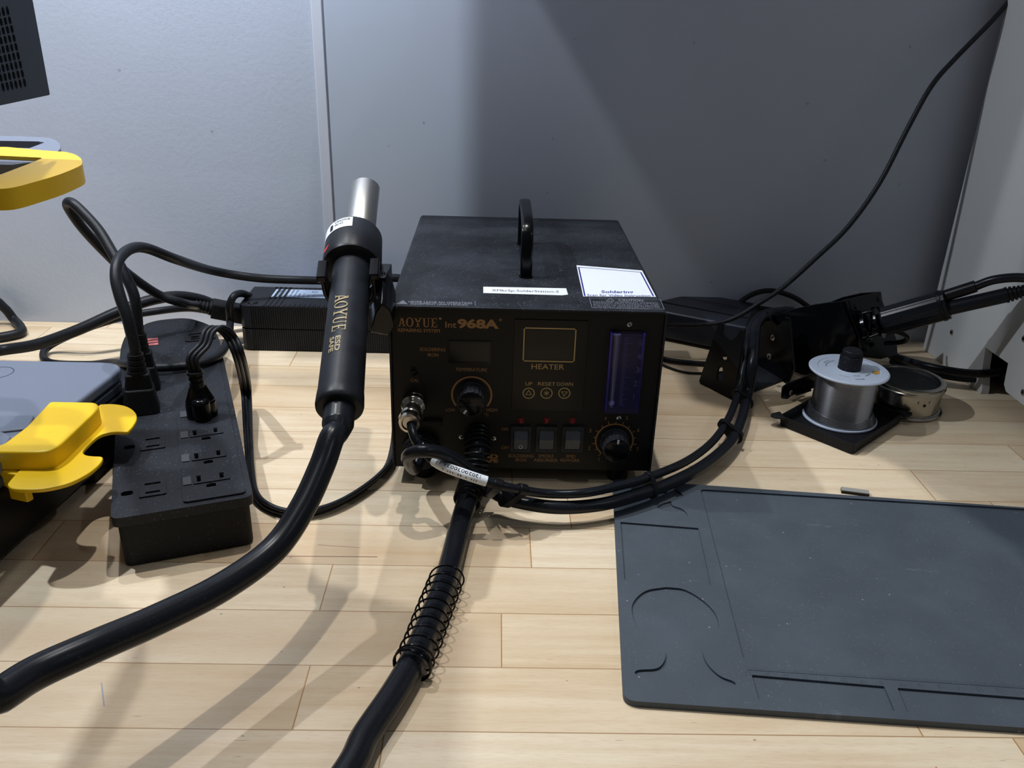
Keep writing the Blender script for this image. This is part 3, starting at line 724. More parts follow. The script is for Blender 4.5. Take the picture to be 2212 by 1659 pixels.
m = MB(); m.tube([g0+ax*6, g0-ax*4, g0-ax*10, g0-ax*14, g0-ax*17], lambda t: 9.0-(.0 if t < .6 else (t-.6)*4.4), seg=24); build('strain_relief', m, M_rubber, gun)
m = MB(); m.coil([frt[k] for k in (6, 7, 8, 9)], 9.0, .85, 17, seg=6, per=22); build('boot_spring', m, M_black, gun)
m = MB(); m.coil([Z(889, 1440, 8.5), Z(912, 1390, 8.5), Z(932, 1335, 8.5), Z(968, 1243, 8.5)], 10.2, .55, 13.5, seg=6, per=26, tight=lambda t: t*.15 if t < .28 else .042+(t-.28)/.72*.958); build('loose_spring', m, M_gloss, gun)

# fork holder on the station's left side
hc = g0+ax*(capb-15)
HM = frame(hc, ax, RT); m = MB(); m.T = HM; out = []
for k in range(25): a = math.radians(20)-YS*0; a = math.radians(30)+math.radians(-240)*k/24; out.append((19*math.cos(a), -YS*0+19*math.sin(a)*(-YS)))
cr = []
sY = -YS            # local direction away from the camera along y
for k in range(21): a = PI*k/20; cr.append((17.8*math.cos(a), sY*(17.8*math.sin(a))))
inn = [(x*.84, y*.84) for x, y in cr[::-1]]
cr = [(17.8, -sY*9)]+cr+[(-17.8, -sY*9)]; inn = [(-14.9, -sY*9)]+inn+[(14.9, -sY*9)]
m.prism(cr+inn, -9, 6)
for sx in (-1, 1): m.prism(rrect(sx*17-3.2, min(-sY*8, -sY*13), sx*17+3.2, max(-sY*8, -sY*13), 1), -9, 9)
# curved lug back to the station side
lug = [(17, sY*2), (22, -sY*6), (27, sY*0), (28.5, sY*14), (24, sY*22), (12, sY*18)]
m.prism(lug, -30, 4)
a_ = hc+RT*20+UP*-12
m.T = Matrix.Identity(4); m.box((-7, hc.y-6, hc.z-34), (-.1, hc.y+26, hc.z+6))
build('gun_holder', m, M_gloss, st, bevel=.8)

# ================================================================ SILICONE MAT
MH, MF = 4.0, 2.6
def mz(px, py): return tuple(Z(px, py, MH)[:2])
def cz_(x, y): return mz(1300+x*.41230, 1000+y*.41230)          # coordinates read off an enlarged view
tl = Z(1323, 1034, MH); blc = Z(1347, 1513, MH); trd = (Z(2212, 1096, MH)-tl).normalized(); brd = (Z(2212, 1572, MH)-blc).normalized()
out = roundpoly([tl, tl+trd*352, blc+brd*352, blc], 7)
P_main = roundpoly([cz_(515, 137), mz(2212, 1099), Z(2320, 1112, MH), Z(2320, 1480, MH), mz(2212, 1474), cz_(742, 1030)], [4, 0, 3, 3, 0, 2])
P_sq = roundpoly([cz_(97, 309), cz_(507, 341), cz_(552, 546), cz_(570, 640), cz_(118, 612)], .8)
P_bulb = [Vector((*cz_(*p), 0)) for p in ((335, 650), (430, 662), (520, 712), (590, 780), (614, 850), (600, 890), (545, 950), (532, 1000), (560, 1060), (620, 1115), (690, 1145), (690, 1165), (560, 1180), (420, 1170), (290, 1150), (183, 1112), (188, 1085), (290, 1075), (330, 1030), (325, 980), (270, 930), (200, 880), (160, 800), (165, 730), (230, 670))]
P_bulb = [tuple(p[:2]) for p in smooth(P_bulb+[P_bulb[0]], 5)[:-1]]
P_b1 = roundpoly([cz_(785, 1110), cz_(1480, 1170), cz_(1535, 1300), cz_(822, 1240)], .8)
P_b2 = roundpoly([cz_(1548, 1178), mz(2212, 1507), Z(2310, 1515, MH), Z(2330, 1562, MH), mz(2212, 1560), cz_(1600, 1305)], .8)
P_s1 = [tuple(p[:2]) for p in smooth([Vector((*cz_(*p), 0)) for p in ((362, 200), (372, 222), (420, 240), (447, 265), (440, 285), (390, 262), (330, 250), (290, 232), (320, 212), (362, 200))], 4)[:-1]]
P_s2 = [tuple(p[:2]) for p in smooth([Vector((*cz_(*p), 0)) for p in ((385, 132), (425, 170), (400, 180), (370, 165), (385, 132))], 4)[:-1]]
m = MB(); m.prism(out, MF-.01, MH, [P_main, P_sq, P_bulb, P_b1, P_b2, P_s1, P_s2])
mt = tag(build('silicone_mat', m, M_mat, None, (tl+blc)/2*1.0+Vector((170, 0, -MH)), angle=30), 'blue-grey silicone repair mat with moulded pockets lying on the workbench', 'mat')
m = MB(); m.prism(roundpoly([tl+Vector((.1, -.1, 0)), tl+trd*351.8, blc+brd*351.8, blc+Vector((.1, .1, 0))], 7), 0, MF); build('backing', m, M_mat, mt)
m = MB(); a = Vector((*cz_(752, 1052), 0)); b = Vector((*mz(2212, 1474), 0)); u = (b-a).normalized(); v = Vector((-u.y, u.x, 0)); Lr = (b-a).length+60
UM = Matrix((u, v, (0, 0, 1))).transposed().to_4x4(); UM.translation = a; m.T = UM
for i in range(int(Lr)):
    h = 3.4 if i % 10 == 0 else (2.6 if i % 5 == 0 else 1.8); m.box((i, -4.5, MF+.9), (i+.4, -4.5+h, MH+.22))
m.box((0, -4.8, MF+.9), (Lr, -4.5, MH+.22))
for i in range(int(Lr/10)):
    m.text(str(25-i) if i < 25 else '0', i*10+1.6, -6, i*10-1.6, -8.6, MH+.12)
build('ruler_marks', m, M_mat, mt, smooth_=False)

# ================================================================ GREY CHIP
m = MB(); a = Z(1816, 1062, 0); b = Z(1876, 1070, 0); T_ = frame((a+b)/2, (0, 0, 1), b-a); m.T = T_; l = (b-a).length/2
m.box((-l, -2.6, 0), (l, 2.6, 2.2)); ch = tag(build('magnet_bar', m, M_gloss, None, (a+b)/2, bevel=.2), 'small flat grey-topped bar lying behind the mat', 'bar')
m = MB(); m.T = T_; m.box((-l+.1, -2.5, 2.2), (l-.1, 2.5, 2.9)); build('top_face', m, M_chip, ch)

# ================================================================ POWER STRIP
so = Vector((-152.5, -107.5, 0)); an = math.radians(20.5); u = Vector((math.cos(an), math.sin(an), 0)); v = Vector((-math.sin(an), math.cos(an), 0))
SM = Matrix((u, v, (0, 0, 1))).transposed().to_4x4(); SM.translation = so; SMi = SM.inverted()
ps = thing('power_strip', 'wide black power strip with outlets in two columns left of the station', 'power strip', so+u*38+v*160)
PW, PL = 77, 342
def outl(e): return roundpoly([(-e, -e), (PW+e, -e), (PW+e, PL-62), (PW-4+e, PL-26), (PW-22, PL+e), (24, PL+e), (4-e, PL-26), (-e, PL-62)], [6, 6, 20, 14, 12, 12, 14, 20])
m = MB(); m.T = SM; m.prism(outl(0), 0, 31.5, scale_top=1.0); build('base', m, M_matte, ps, bevel=2, bseg=3)
TOPZ = 37.5
def stz(px, py, z=TOPZ): p = SMi@Z(px, py, z); return p.x, p.y
def slot_r(x, y, w_, h): return rrect(x-w_/2, y-h/2, x+w_/2, y+h/2, min(w_, h)*.2, 2)
holes = []; wins = []
for px, py in ((447, 939), (452, 989), (458, 1038)):          # right-hand column
    x, y = stz(px-3, py); wins.append((x, y))
    holes += [slot_r(x-7, y+1.5, 2.3, 7), slot_r(x+7, y+1.5, 2.3, 6), slot_r(x, y-8.0, 6, 3.6)]
lefts = []
for px, py in ((330, 958), (330, 1056)):
    x, y = stz(px, py); lefts.append((x, y)); holes += [slot_r(x, y+5.4, 9, 1.9), slot_r(x, y-5.4, 8, 1.9), rrect(x-18.5, y-3.2, x-11.5, y+3.2-1, 2, 4)]
m = MB(); m.T = SM; m.prism(outl(2.5), 31, TOPZ, holes); lid = build('cover', m, M_dusty, ps, bevel=.9, bseg=3, angle=30)
lid.modifiers['bevel'].angle_limit = math.radians(60)
m = MB(); m.T = SM                                             # raised band down the right half
m.prism(roundpoly([(PW*.5, 2), (PW-1.5, 2), (PW-1.5, PL-110), (PW*.5, PL-110)], 3), TOPZ-.1, TOPZ+1.2, [h for h in holes if h[0][0] > PW*.46])
build('raised_band', m, M_dusty, ps, bevel=.6)
for x, y in wins:
    m = MB(); m.T = SM; m.prism(rrect(x-10.5, y-4.2, x+12, y+7, .8), TOPZ+1.1, TOPZ+1.95, [slot_r(x-7, y+1.5, 3, 7.6), slot_r(x+7, y+1.5, 3, 6.8)]); build('outlet_plate', m, M_dusty, ps, bevel=.3)
for x, y in lefts:
    m = MB(); m.T = SM; m.prism(rrect(x-8, y-9.5, x+8, y+9.5, 1), TOPZ-.1, TOPZ+.9, [slot_r(x, y+5.4, 9.6, 2.4), slot_r(x, y-5.4, 8.6, 2.4)]); build('outlet_plate', m, M_dusty, ps, bevel=.3)
M_shut = mat('dusty_grey', (50, 52, 58), .6, dust=.6)
for x, y in wins+[stz(441, 895)]:
    m = MB(); m.T = SM; m.box((x-16.5, y-3.5, TOPZ+1.1), (x-11.6, y+6.5, TOPZ+1.75)); build('safety_shutter', m, M_shut, ps)
m = MB(); m.T = SM; sx_, sy_ = stz(432, 729)
m.prism(rrect(sx_-13, sy_-9, sx_+13, sy_+12, 4), TOPZ, TOPZ+1, [rrect(sx_-9.5, sy_-6, sx_+9.5, sy_+9, 3)]); sb = build('switch_surround', m, M_matte, ps, bevel=.3)
m = MB(); m.T = SM; m.box((sx_-8.5, sy_-5, TOPZ), (sx_+8.5, sy_+2, TOPZ+1.6)); build('switch_rocker', m, M_gloss, sb, bevel=.4)
m = MB(); m.T = SM; rx, ry = stz(331, 738)
for k in range(3): m.box((rx-5, ry-9+k*6.5, TOPZ+.05), (rx+4, ry-4.5+k*6.5, TOPZ+.3))
build('indicator_mark', m, mat('faded_red_print', (200, 110, 110), .5), ps)

# ---- plugs and cords
def at_s(x, y, z): return SM@Vector((x, y, z))
def rbox(m, T_, x, y, z0, z1, r, st_=1.0): m.T = T_; m.prism(rrect(-x, -y, x, y, r), z0, z1, scale_top=st_)
def plugthing(label, base, cord_pts, cord_r, up, xdir, kind, cat='power cable'):
    t = thing('mains_cable', label, cat, base); PM = frame(base, up, xdir)
    m = MB(); m.T = PM
    if kind == 'round':
        m.prism([(11*math.cos(a), 7.6*math.sin(a)) for a in [2*PI*k/28 for k in range(28)]], 0, 12, scale_top=.96)
        m.prism([(10.6*math.cos(a), 7.3*math.sin(a)) for a in [2*PI*k/28 for k in range(28)]], 12, 25, scale_top=.52)
        m.T = PM@Matrix.Translation((0, -5.5, 0)); m.cyl(6.6, 0, 17, bev=2.4)
        pl = build('plug', m, M_gloss, t, bevel=1.2, bseg=3)
        m = MB(); m.T = PM; m.lathe([(.01, 24), (5.2, 24), (5.2, 28), (4.2, 28.3), (4.2, 29.5), (5.3, 30), (5.3, 32), (4.3, 32.3), (4.3, 33.6), (5.8, 34), (5.8, 36), (.01, 36)], 24); build('strain_relief', m, M_black, pl)
    else:
        m.prism(rrect(-13, -11.5, 13, 11.5, 4), 0, 19, scale_top=.76); m.prism(rrect(-9.5, -7, 9.5, 7, 2), 18, 30, scale_top=.86)
        pl = build('plug', m, M_matte, t, bevel=1, bseg=3)
        m = MB(); m.T = PM
        pr = [(.01, 29)]
        for k in range(4): pr += [(6.9-k*.4, 29+k*4.2), (6.9-k*.4, 32+k*4.2), (5.6-k*.3, 32.2+k*4.2), (5.6-k*.3, 33+k*4.2)]
        pr += [(.01, pr[-1][1])]; m.lathe(pr, 24); build('strain_relief', m, M_matte, pl)
    m = MB(); m.tube(cord_pts, cord_r, seg=16); build('cord', m, M_cord, t); return t, PM
# front heavy plug
b1 = Z(306, 885, TOPZ); r1 = Vector((.03, .03, 1)).normalized()
e1 = b1+r1*44
c3 = [e1, e1+r1*7, Y(276, 690, b1.y+4), Y(259, 640, b1.y+9), Y(250, 598, b1.y+17), Y(256, 562, b1.y+30), Y(281, 538, b1.y+52), Y(316, 536, b1.y+75), Y(380, 560, b1.y+105), Y(460, 585, 240), Y(550, 600, 262), Y(640, 605, 272), Y(740, 606, 280), Y(870, 602, 285), Y(960, 640, 285), (30, 283, 60), (40, 275, 50)]
plugthing('black power cord plugged into the front left outlet, arching over to the station', b1, c3, 4.1, r1, u, 'heavy')
b2 = b1+v*42+u*1; r2 = Vector((.05, .05, 1)).normalized(); e2 = b2+r2*44
c2 = [e2, e2+r2*7, Y(290, 640, b2.y+6), Y(268, 590, b2.y+13), Y(245, 550, b2.y+22), Y(215, 500, b2.y+34), Y(182, 462, b2.y+42), Y(158, 440, b2.y+47), Y(147, 438, b2.y+52), Y(150, 452, b2.y+57), Y(178, 492, b2.y+66), Y(222, 540, b2.y+80), Y(275, 590, b2.y+95), Y(340, 635, b2.y+112), Y(395, 655, b2.y+122), Y(428, 660, 256)]
t2, _ = plugthing('black power cord plugged behind the first, looping high and into the adapter', b2, c2, 4.0, r2, u, 'heavy')
b3 = Z(438, 898, TOPZ+1.5); r3 = Vector((-.03, -.02, 1)).normalized(); flatp = []
for k in range(3):
    for j in range(7): a = PI*(1-j/6)-0; flatp.append(((k-1)*1.0+.5*math.cos(a)*1.05, .5*math.sin(a)))
for k in (2, 1, 0):
    for j in range(7): a = -PI*j/6; flatp.append(((k-1)*1.0+.5*math.cos(a)*1.05, .5*math.sin(a)))
t3, _ = plugthing('flat black cord with rounded plug in the right outlet column, curving to the station', b3, [b3+r3*30, b3+r3*38], 3, r3, u, 'round')
for c in list(t3.children):
    if c.name.startswith('cord'): bpy.data.objects.remove(c)
e3 = b3+r3*34
c5 = [e3, e3+r3*12, Y(441, 745, b3.y+8), Y(452, 716, b3.y+16), Y(474, 708, b3.y+24), Y(498, 728, b3.y+28), Y(518, 775, b3.y+26), Z(531, 840, 20), Z(536, 930, 6), Z(541, 1010, 4), Z(551, 1070, 4), Z(585, 1100, 4), Z(640, 1110, 4), Z(710, 1096, 4), Z(780, 1058, 4), Z(832, 1012, 4), Z(850, 965, 4), Z(856, 900, 4), (-14, 160, 4), (-12, 240, 8), (20, 275, 20)]
def ribbon(P, w_, th, hint):
    P = smooth(P, 8); m = MB(); vs = []; fs = []; n = len(flatp)
    for i, p in enumerate(P):
        t = (P[min(i+1, len(P)-1)]-P[max(i-1, 0)]).normalized(); k = i/(len(P)-1); h = Vector(hint(k)); x = (h-t*h.dot(t)).normalized(); y = t.cross(x)
        for a, b in flatp: vs.append(p+x*(a*w_)+y*(b*th*2))
    for i in range(len(P)-1):
        for k in range(n): l = (k+1) % n; fs.append((i*n+k, i*n+l, (i+1)*n+l, (i+1)*n+k))
    m.add(vs, fs); return m
def hint(k):
    a = Vector((.95, .1, 0)); b = Vector((.5, -.3, .8))
    if k < .3: return a
    if k < .45: return a.lerp(b, (k-.3)/.15)
    return b
build('cord', ribbon(c5, 3.1, 1.7, hint), M_cord, t3, angle=50)

# ================================================================ POWER ADAPTER
BZ = 46.5; fl_ = Z(521, 757, 0); x0 = fl_.x; y0 = fl_.y
ad = thing('power_adapter', 'ribbed black power adapter brick with pale label between wall and hot air gun', 'power adapter', (x0+80, y0+28, 0))
m = MB(); rib = []
N = 64; w_ = 150
for k in range(N): a = x0+12+k*(w_-12)/N; q = (w_-12)/N; rib += [(a, y0), (a+q*.45, y0), (a+q*.5, y0+.8), (a+q*.95, y0+.8)]
outl_ = [(x0+1.5, y0+6), (x0+6, y0+.4)]+rib+[(x0+w_, y0), (x0+w_, y0+60), (x0+2, y0+60)]
m.prism(outl_, 1, 22.4); m.prism([(x0+2.4, y0+7), (x0+7, y0+1.6), (x0+w_-1, y0+1.6), (x0+w_-1, y0+59), (x0+3, y0+59)], 22.3, 24.2); m.prism(outl_, 24, BZ)
build('case', m, M_rib, ad, bevel=.3)
m = MB()
for k in range(27):
    a = x0+24+k*4.8
    m.box((a, y0+1.5, BZ-.2), (a+2.6, y0+7.5, BZ+.7)); m.box((a, y0+53.5, BZ-.2), (a+2.6, y0+58, BZ+.7))
for k in range(4): m.box((x0+24+k*4.8, y0+7, BZ-.2), (x0+26.6+k*4.8, y0+58, BZ+.7))
build('grip_ribs', m, M_rib, ad, bevel=.3)
m = MB(); a0 = Z(583, 641, BZ+.5); b0 = Z(600, 612, BZ+.5); m.box((a0.x, a0.y, BZ+.1), (a0.x+62, y0+52, BZ+.5)); al = build('rating_label', m, M_paleblue, ad)
m = MB(); lx, ly = a0.x, a0.y; lh = y0+52-ly
def vtext(s, x0_, x1_, ya, yb):      # text running away from the viewer
    m.text(s, 0, 0, 0, 0, fn=lambda u_, v_: (x0_+(x1_-x0_)*(1-v_), yb+(ya-yb)*(1-u_)*-1+0*(ya), BZ+.62) if False else (x0_+(x1_-x0_)*(1-v_), ya+(yb-ya)*u_, BZ+.62))
vtext('AC/DC ADAPTER', lx+8, lx+4.5, ly+2, ly+lh-2)
for k, s_ in enumerate(('MODEL: SW-2412500', 'INPUT: 100-240V', 'OUTPUT: 24V 12.5A', '300W', 'LPS  I.T.E.')): vtext(s_, lx+16+k*4.2, lx+14+k*4.2, ly+2, ly+lh*(.95 if k < 3 else .5))
m.quad(lx+10.5, ly+1, lx+10.8, ly+lh-1, BZ+.62); m.quad(lx+11.6, ly+1, lx+11.9, ly+lh-1, BZ+.62)
for k in range(2): m.ring(lx+39+k*5.0, ly+6, 2.5, 3.1, BZ+.62, PI*.6, PI*1.4, 12)
m.ring(lx+41, ly+lh-7, 2.2, 2.7, BZ+.62); m.quad(lx+36, ly+3.2, lx+36.1, ly+3.4, BZ+.62)
build('printed_lettering', m, M_dark, al, smooth_=False)
m = MB(); m.T = Matrix.Translation((x0+13, y0+11, BZ)); m.cyl(5, -.2, .9, bev=.3); build('rubber_pad', m, M_black, ad)
# inlet connector of cord 2
ce2 = Vector(c2[-1]); tip = Vector((x0-1, y0+22, 30)); dv = (tip-ce2)
m = MB(); m.T = frame(ce2, dv, (0, 0, 1)); L2 = dv.length
pr = [(.01, -3)]
for k in range(4): pr += [(5.0+k*.25, -3+k*3.4), (5.0+k*.25, -1+k*3.4), (4.0+k*.2, -.8+k*3.4), (4.0+k*.2, .2+k*3.4)]
pr += [(7.2, 10.4), (7.2, 13), (6, 13.5), (.01, 14)]; m.lathe(pr, 24)
m.prism(roundpoly([(-8, -10), (8, -10), (8, 10), (-8, 10)], 3), 13, max(L2, 20)); build('appliance_connector', m, M_matte, t2, bevel=.6)

# ================================================================ loose cords at the back left
def cord(name, label, pts, r, mt=M_cord, cat='cable', clip_=None):
    m = MB(); m.tube(pts, r, seg=14); return tag(build(name, m, mt, None, Vector(pts[0])), label, cat)
cord('cable', 'thick black cable rising from the left edge to behind the adapter', [Z(-60, 770, 30), Y(0, 757, 185), Y(80, 744, 190), Y(170, 712, 200), Y(250, 676, 215), Y(320, 650, 232), Y(380, 640, 250), Y(430, 646, 268), Y(470, 660, 285), (x0-12, y0+52, 24), (x0-4, y0+61, 10)], 5.2)
cord('cable', 'black cable looping over the power strip and hooking round the adapter end', [Y(470, 676, 296), Y(430, 668, 284), Y(395, 666, 268), Y(340, 672, 250), Y(270, 684, 240), Y(190, 708, 226), Z(115, 742, 10), Z(94, 764, 5), Z(110, 784, 5), Z(190, 788, 8), Z(240, 784, 24), Z(275, 788, 41), Z(340, 794, 43), Z(420, 787, 43), Z(472, 768, 42), Z(492, 735, 40), Y(497, 700, 243), Y(495, 665, 243), Y(505, 640, 248), Y(522, 634, 262), Y(540, 640, 280)], 3.6)
cord('cable', 'short thick black cable curving up at the far left edge of the bench', [Z(-70, 700, 4), Y(-20, 650, 296), Y(8, 664, 299), Y(30, 690, 300), Z(44, 706, 5), Z(40, 720, 5), Z(-40, 735, 5)], 4.6)
# ================================================================ cords and bar at the back right
bar = thing('equipment_bar', 'long black anodised equipment case with sloped faces, lying behind the station', 'case', (255, 262, 10))
pA = Z(1395, 722, 4); pB = Z(1600, 764, 4); dr = (pB-pA); dr.z = 0; dr.normalize(); pA = pA-dr*60
BM = frame(pA, dr, (-dr.y, dr.x, 0)); Lb = (pB-pA).dot(dr)
# local x = away from viewer, local y = up
if (BM.to_3x3()@Vector((0, 1, 0))).z < 0: BM = BM@Matrix.Diagonal((1, -1, 1, 1))
m = MB(); m.T = BM
secs = [(0, 0), (58, 0), (60, 30), (46, 40), (24, 40), (2, 27)]
m.prism(roundpoly(secs, 2.5), 0, Lb); build('case', m, M_alu, bar, angle=25)
m = MB(); m.T = BM; m.prism(roundpoly([(a+(-.4 if a < 30 else .4), b+.3) for a, b in secs], 2.5), Lb, Lb+1.6); build('end_cap', m, M_black, bar)
m = MB(); m.T = BM; m.box((12.8, 33.6, .5), (13.4, 34.4, Lb-.5)); build('seam_line', m, M_black, bar)
cord('cable', 'thin black cable hanging down from the upper right to behind the station', [Y(2230, -60, 300), Y(2186, -4, 293), Y(2140, 48, 286), Y(2062, 128, 280), Y(2012, 186, 273), Y(1962, 275, 266), Y(1900, 395, 258), Y(1832, 490, 250), Y(1760, 560, 245), Y(1690, 622, 241), Y(1640, 655, 240), Y(1600, 680, 240), Y(1560, 696, 242), Y(1510, 702, 245), Y(1460, 702, 245), Y(1420, 700, 242), (182, 268, 40)], 2.3)
cord('cable', 'black cable arching against the wall behind the iron stand', [Y(1560, 690, 300), Y(1590, 660, 303), Y(1625, 636, 306), Y(1665, 628, 307), Y(1710, 640, 306), Y(1745, 662, 304), Y(1790, 700, 300), Z(1830, 735, 6)], 2.7)
cord('cable', 'black cable lying low between the anodised case and the wall', [Y(1500, 655, 306), Y(1560, 662, 306), Y(1600, 660, 304), Y(1680, 672, 300), Y(1740, 684, 296), Z(1800, 735, 6)], 2.7)
cord('cable', 'black cable lying on the bench between station and iron stand', [(170, 268, 4), Z(1400, 762, 3), Z(1440, 777, 3), Z(1500, 784, 3), Z(1560, 786, 3), Z(1620, 780, 3)], 2.3)
cord('cable', 'thinnest black wire lying on the bench between station and iron stand', [(175, 262, 2), Z(1400, 770, 1.5), Z(1436, 790, 1.5), Z(1480, 804, 1.5), Z(1530, 806, 1.5), Z(1600, 800, 1.5)], 1.1)

# ================================================================ IRON STAND
isd = thing('iron_stand', 'folded black sheet-metal soldering iron stand with screws behind the solder reel', 'iron stand', (340, 195, 0))
def vplane(p, q):
    p = Vector(p); q = Vector(q); d = (q-p); d.z = 0; d.normalize(); n = Vector((0, 0, 1)).cross(d)
    def hit(px, py):
        r = ray(px, py); t = (p-CAM).dot(n)/r.dot(n); w_ = CAM+r*t; return ((w_-p).dot(d), w_.z)
    M_ = Matrix((d, (0, 0, 1), d.cross(Vector((0, 0, 1))))).transposed().to_4x4(); M_.translation = p
    return hit, M_
f0 = Z(1511, 826, 1); f1 = Z(1584, 863, 1)
h_, FM = vplane(f0, f1)
notch = [(1563, 718), (1567, 728), (1574, 734.5), (1581, 737), (1589, 733), (1596, 724)]
o_ = [h_(*p) for p in [(1511, 826), (1535, 754), (1552, 703), (1556, 699), (1562, 699), (1564, 704)]+notch+[(1600, 715), (1606, 716), (1603, 760), (1584, 863)]]
sl_ = [h_(*p) for p in ((1557, 793), (1562, 796), (1563, 806), (1562, 820), (1557, 826), (1550, 824), (1549, 815), (1552, 800))]
hf = [h_(*p) for p in ((1559, 773), (1572, 773), (1571, 778), (1566, 781), (1561, 779))]
m = MB(); m.T = FM; m.prism(o_, -1, 1, [sl_, hf]); build('front_plate', m, M_black, isd)
bp = [f0, f1, Z(1690, 822, 1), Z(1625, 782, 1)]
m = MB(); m.prism(roundpoly(bp, 2), .2, 2); build('base_plate', m, M_dusty, isd)
g0_ = Z(1625, 783, 1); g1_ = Z(1692, 822, 1)
g1x = Z(1760, 850, 1); h2, GM = vplane(g0_, g0_+(g1_-g0_))
pts = [(1612, 775), (1622, 740), (1640, 700), (1652, 676), (1659, 675), (1661, 682), (1666, 694), (1678, 707), (1689, 700), (1697, 688), (1706, 690), (1716, 800), (1700, 835), (1690, 822)]
m = MB(); m.T = GM; m.prism([h2(*p) for p in pts], -1, 1); build('rear_plate', m, M_gloss, isd)
for px, py in ((1671, 731), (1663, 772)):
    s_, z_ = h2(px, py); screw(GM@Matrix.Translation((s_, z_, 1.0)), isd, 3.0, hexa=True)
# big curved shield : two bowed sheets closed by a rim plate
sh = []
fo = Vector((312, 214, 0)); 
def shield_pt(px, py, y): return Y(px, py, y)
m = MB(); cols = []
top = [(1640, 697, 246), (1680, 680, 236), (1720, 667, 224), (1762, 658, 210), (1790, 654, 201), (1816, 652, 195)]
bot = [(1652, 790, 240), (1690, 800, 226), (1730, 812, 208), (1770, 815, 194), (1815, 800, 186), (1856, 752, 188)]
T_ = [Y(*a) for a in top]; B_ = [Y(*a) for a in bot]
for i in range(len(T_)): B_[i].z = max(B_[i].z, 3)
vs = []
for a, b in zip(T_, B_):
    for k in range(5):
        f = k/4; p = a.lerp(b, f)+Vector((0, -6*math.sin(PI*f), 0)); vs += [p, p+Vector((.8, 1.8, 0))]
fs = []; n5 = 10
for i in range(len(T_)-1):
    for k in range(4):
        a = i*n5+k*2; fs.append((a, a+n5, a+n5+2, a+2)); fs.append((a+1, a+3, a+n5+3, a+n5+1))
    a = i*n5; fs.append((a, a+1, a+n5+1, a+n5)); a = i*n5+8; fs.append((a, a+n5, a+n5+1, a+1))
k = (len(T_)-1)*n5
for base in (0, k):
    for j in range(4): a = base+j*2; fs.append((a, a+2, a+3, a+1))
m.add(vs, fs); build('curved_shield', m, M_gloss, isd, angle=60)
# rear shield sheet
m = MB(); T_ = [Y(*a) for a in ((1770, 668, 262), (1790, 655, 258), (1820, 643, 250), (1860, 634, 242), (1900, 631, 232))]; B_ = [Y(*a) for a in ((1775, 735, 250), (1800, 750, 246), (1840, 760, 240), (1880, 765, 232), (1925, 762, 222))]
for p in B_: p.z = max(p.z, 2)
vs = []; fs = []
for a, b in zip(T_, B_): vs += [a, b, a+Vector((.5, 1.8, 0)), b+Vector((.5, 1.8, 0))]
for i in range(len(T_)-1):
    a = i*4; fs += [(a, a+1, a+5, a+4), (a+2, a+6, a+7, a+3), (a, a+4, a+6, a+2), (a+1, a+3, a+7, a+5)]
fs += [(0, 2, 3, 1), (16, 17, 19, 18)]
m.add(vs, fs); build('back_shield', m, M_gloss, isd, angle=60)
# rim plate that carries the iron
ra = Y(1814, 652, 196); rb = Y(1901, 630, 226); rc = Y(1948, 790, 205); rd = Y(1862, 765, 184); rc = Z(1934, 772, 3); rd = Y(1858, 752, 190)
nn = (rb-ra).cross(rd-ra).normalized(); nn = -nn if nn.dot(CAM-ra) < 0 else nn
RM = frame(ra, nn, rb-ra); RMi = RM.inverted()
def rp(px, py): r = ray(px, py); t = (ra-CAM).dot(nn)/r.dot(nn); q = RMi@(CAM+r*t); return q.x, q.y
ro = [rp(*p) for p in ((1814, 652), (1830, 646), (1901, 630), (1904, 650), (1935, 735), (1937, 766), (1900, 776), (1866, 772))]
rin = [rp(*p) for p in ((1880, 664), (1896, 664), (1902, 690), (1902, 718), (1890, 716), (1876, 690))]
m = MB(); m.T = RM; m.prism(ro, -1.2, 1.2, [rin]); build('rim_plate', m, M_gloss, isd, bevel=.4)
m = MB(); m.T = RM; m.prism([rp(*p) for p in ((1814, 652), (1821, 652), (1860, 752), (1852, 752))], 1, 6); m.prism([rp(*p) for p in ((1826, 650), (1830, 649), (1868, 760), (1862, 758))], 1, 4); build('rim_fold', m, M_gloss, isd, bevel=.5)
for px, py in ((1846, 662), (1870, 751), (1896, 646)):
    a, b = rp(px, py); screw(RM@Matrix.Translation((a, b, 1.2)), isd, 2.6, M_gloss)
# ring clamp of the stand
IA = Y(1906, 696, 190); IB = Y(2036, 660, 168); iax = (IB-IA).normalized()
m = MB(); m.T = frame(IA-iax*16, iax, (0, 0, 1)); m.lathe([(11.5, 0), (13.5, 0), (13.5, 3), (11.5, 3), (11.5, 0)], 36); m.lathe([(9, 12), (14.5, 12), (14.5, 14), (9, 14), (9, 12)], 36)
for a in (0, 2.2, 4.2): m.tube([(12*math.cos(a), 12*math.sin(a), -4), (13*math.cos(a), 13*math.sin(a), 4), (12*math.cos(a), 12*math.sin(a), 14)], 1.2)
build('spring_holder', m, M_gloss, isd)
sup = [Y(1885, 712, 190), Y(1905, 714, 186), Y(1938, 716, 182), Y(1960, 728, 186), Y(1950, 738, 192), Y(1910, 742, 196)]
m = MB(); m.tube(sup, 2.4); m.tube([Y(1880, 690, 190), Y(1878, 712, 190), Y(1892, 715, 190)], 2); build('support_bracket', m, M_gloss, isd)
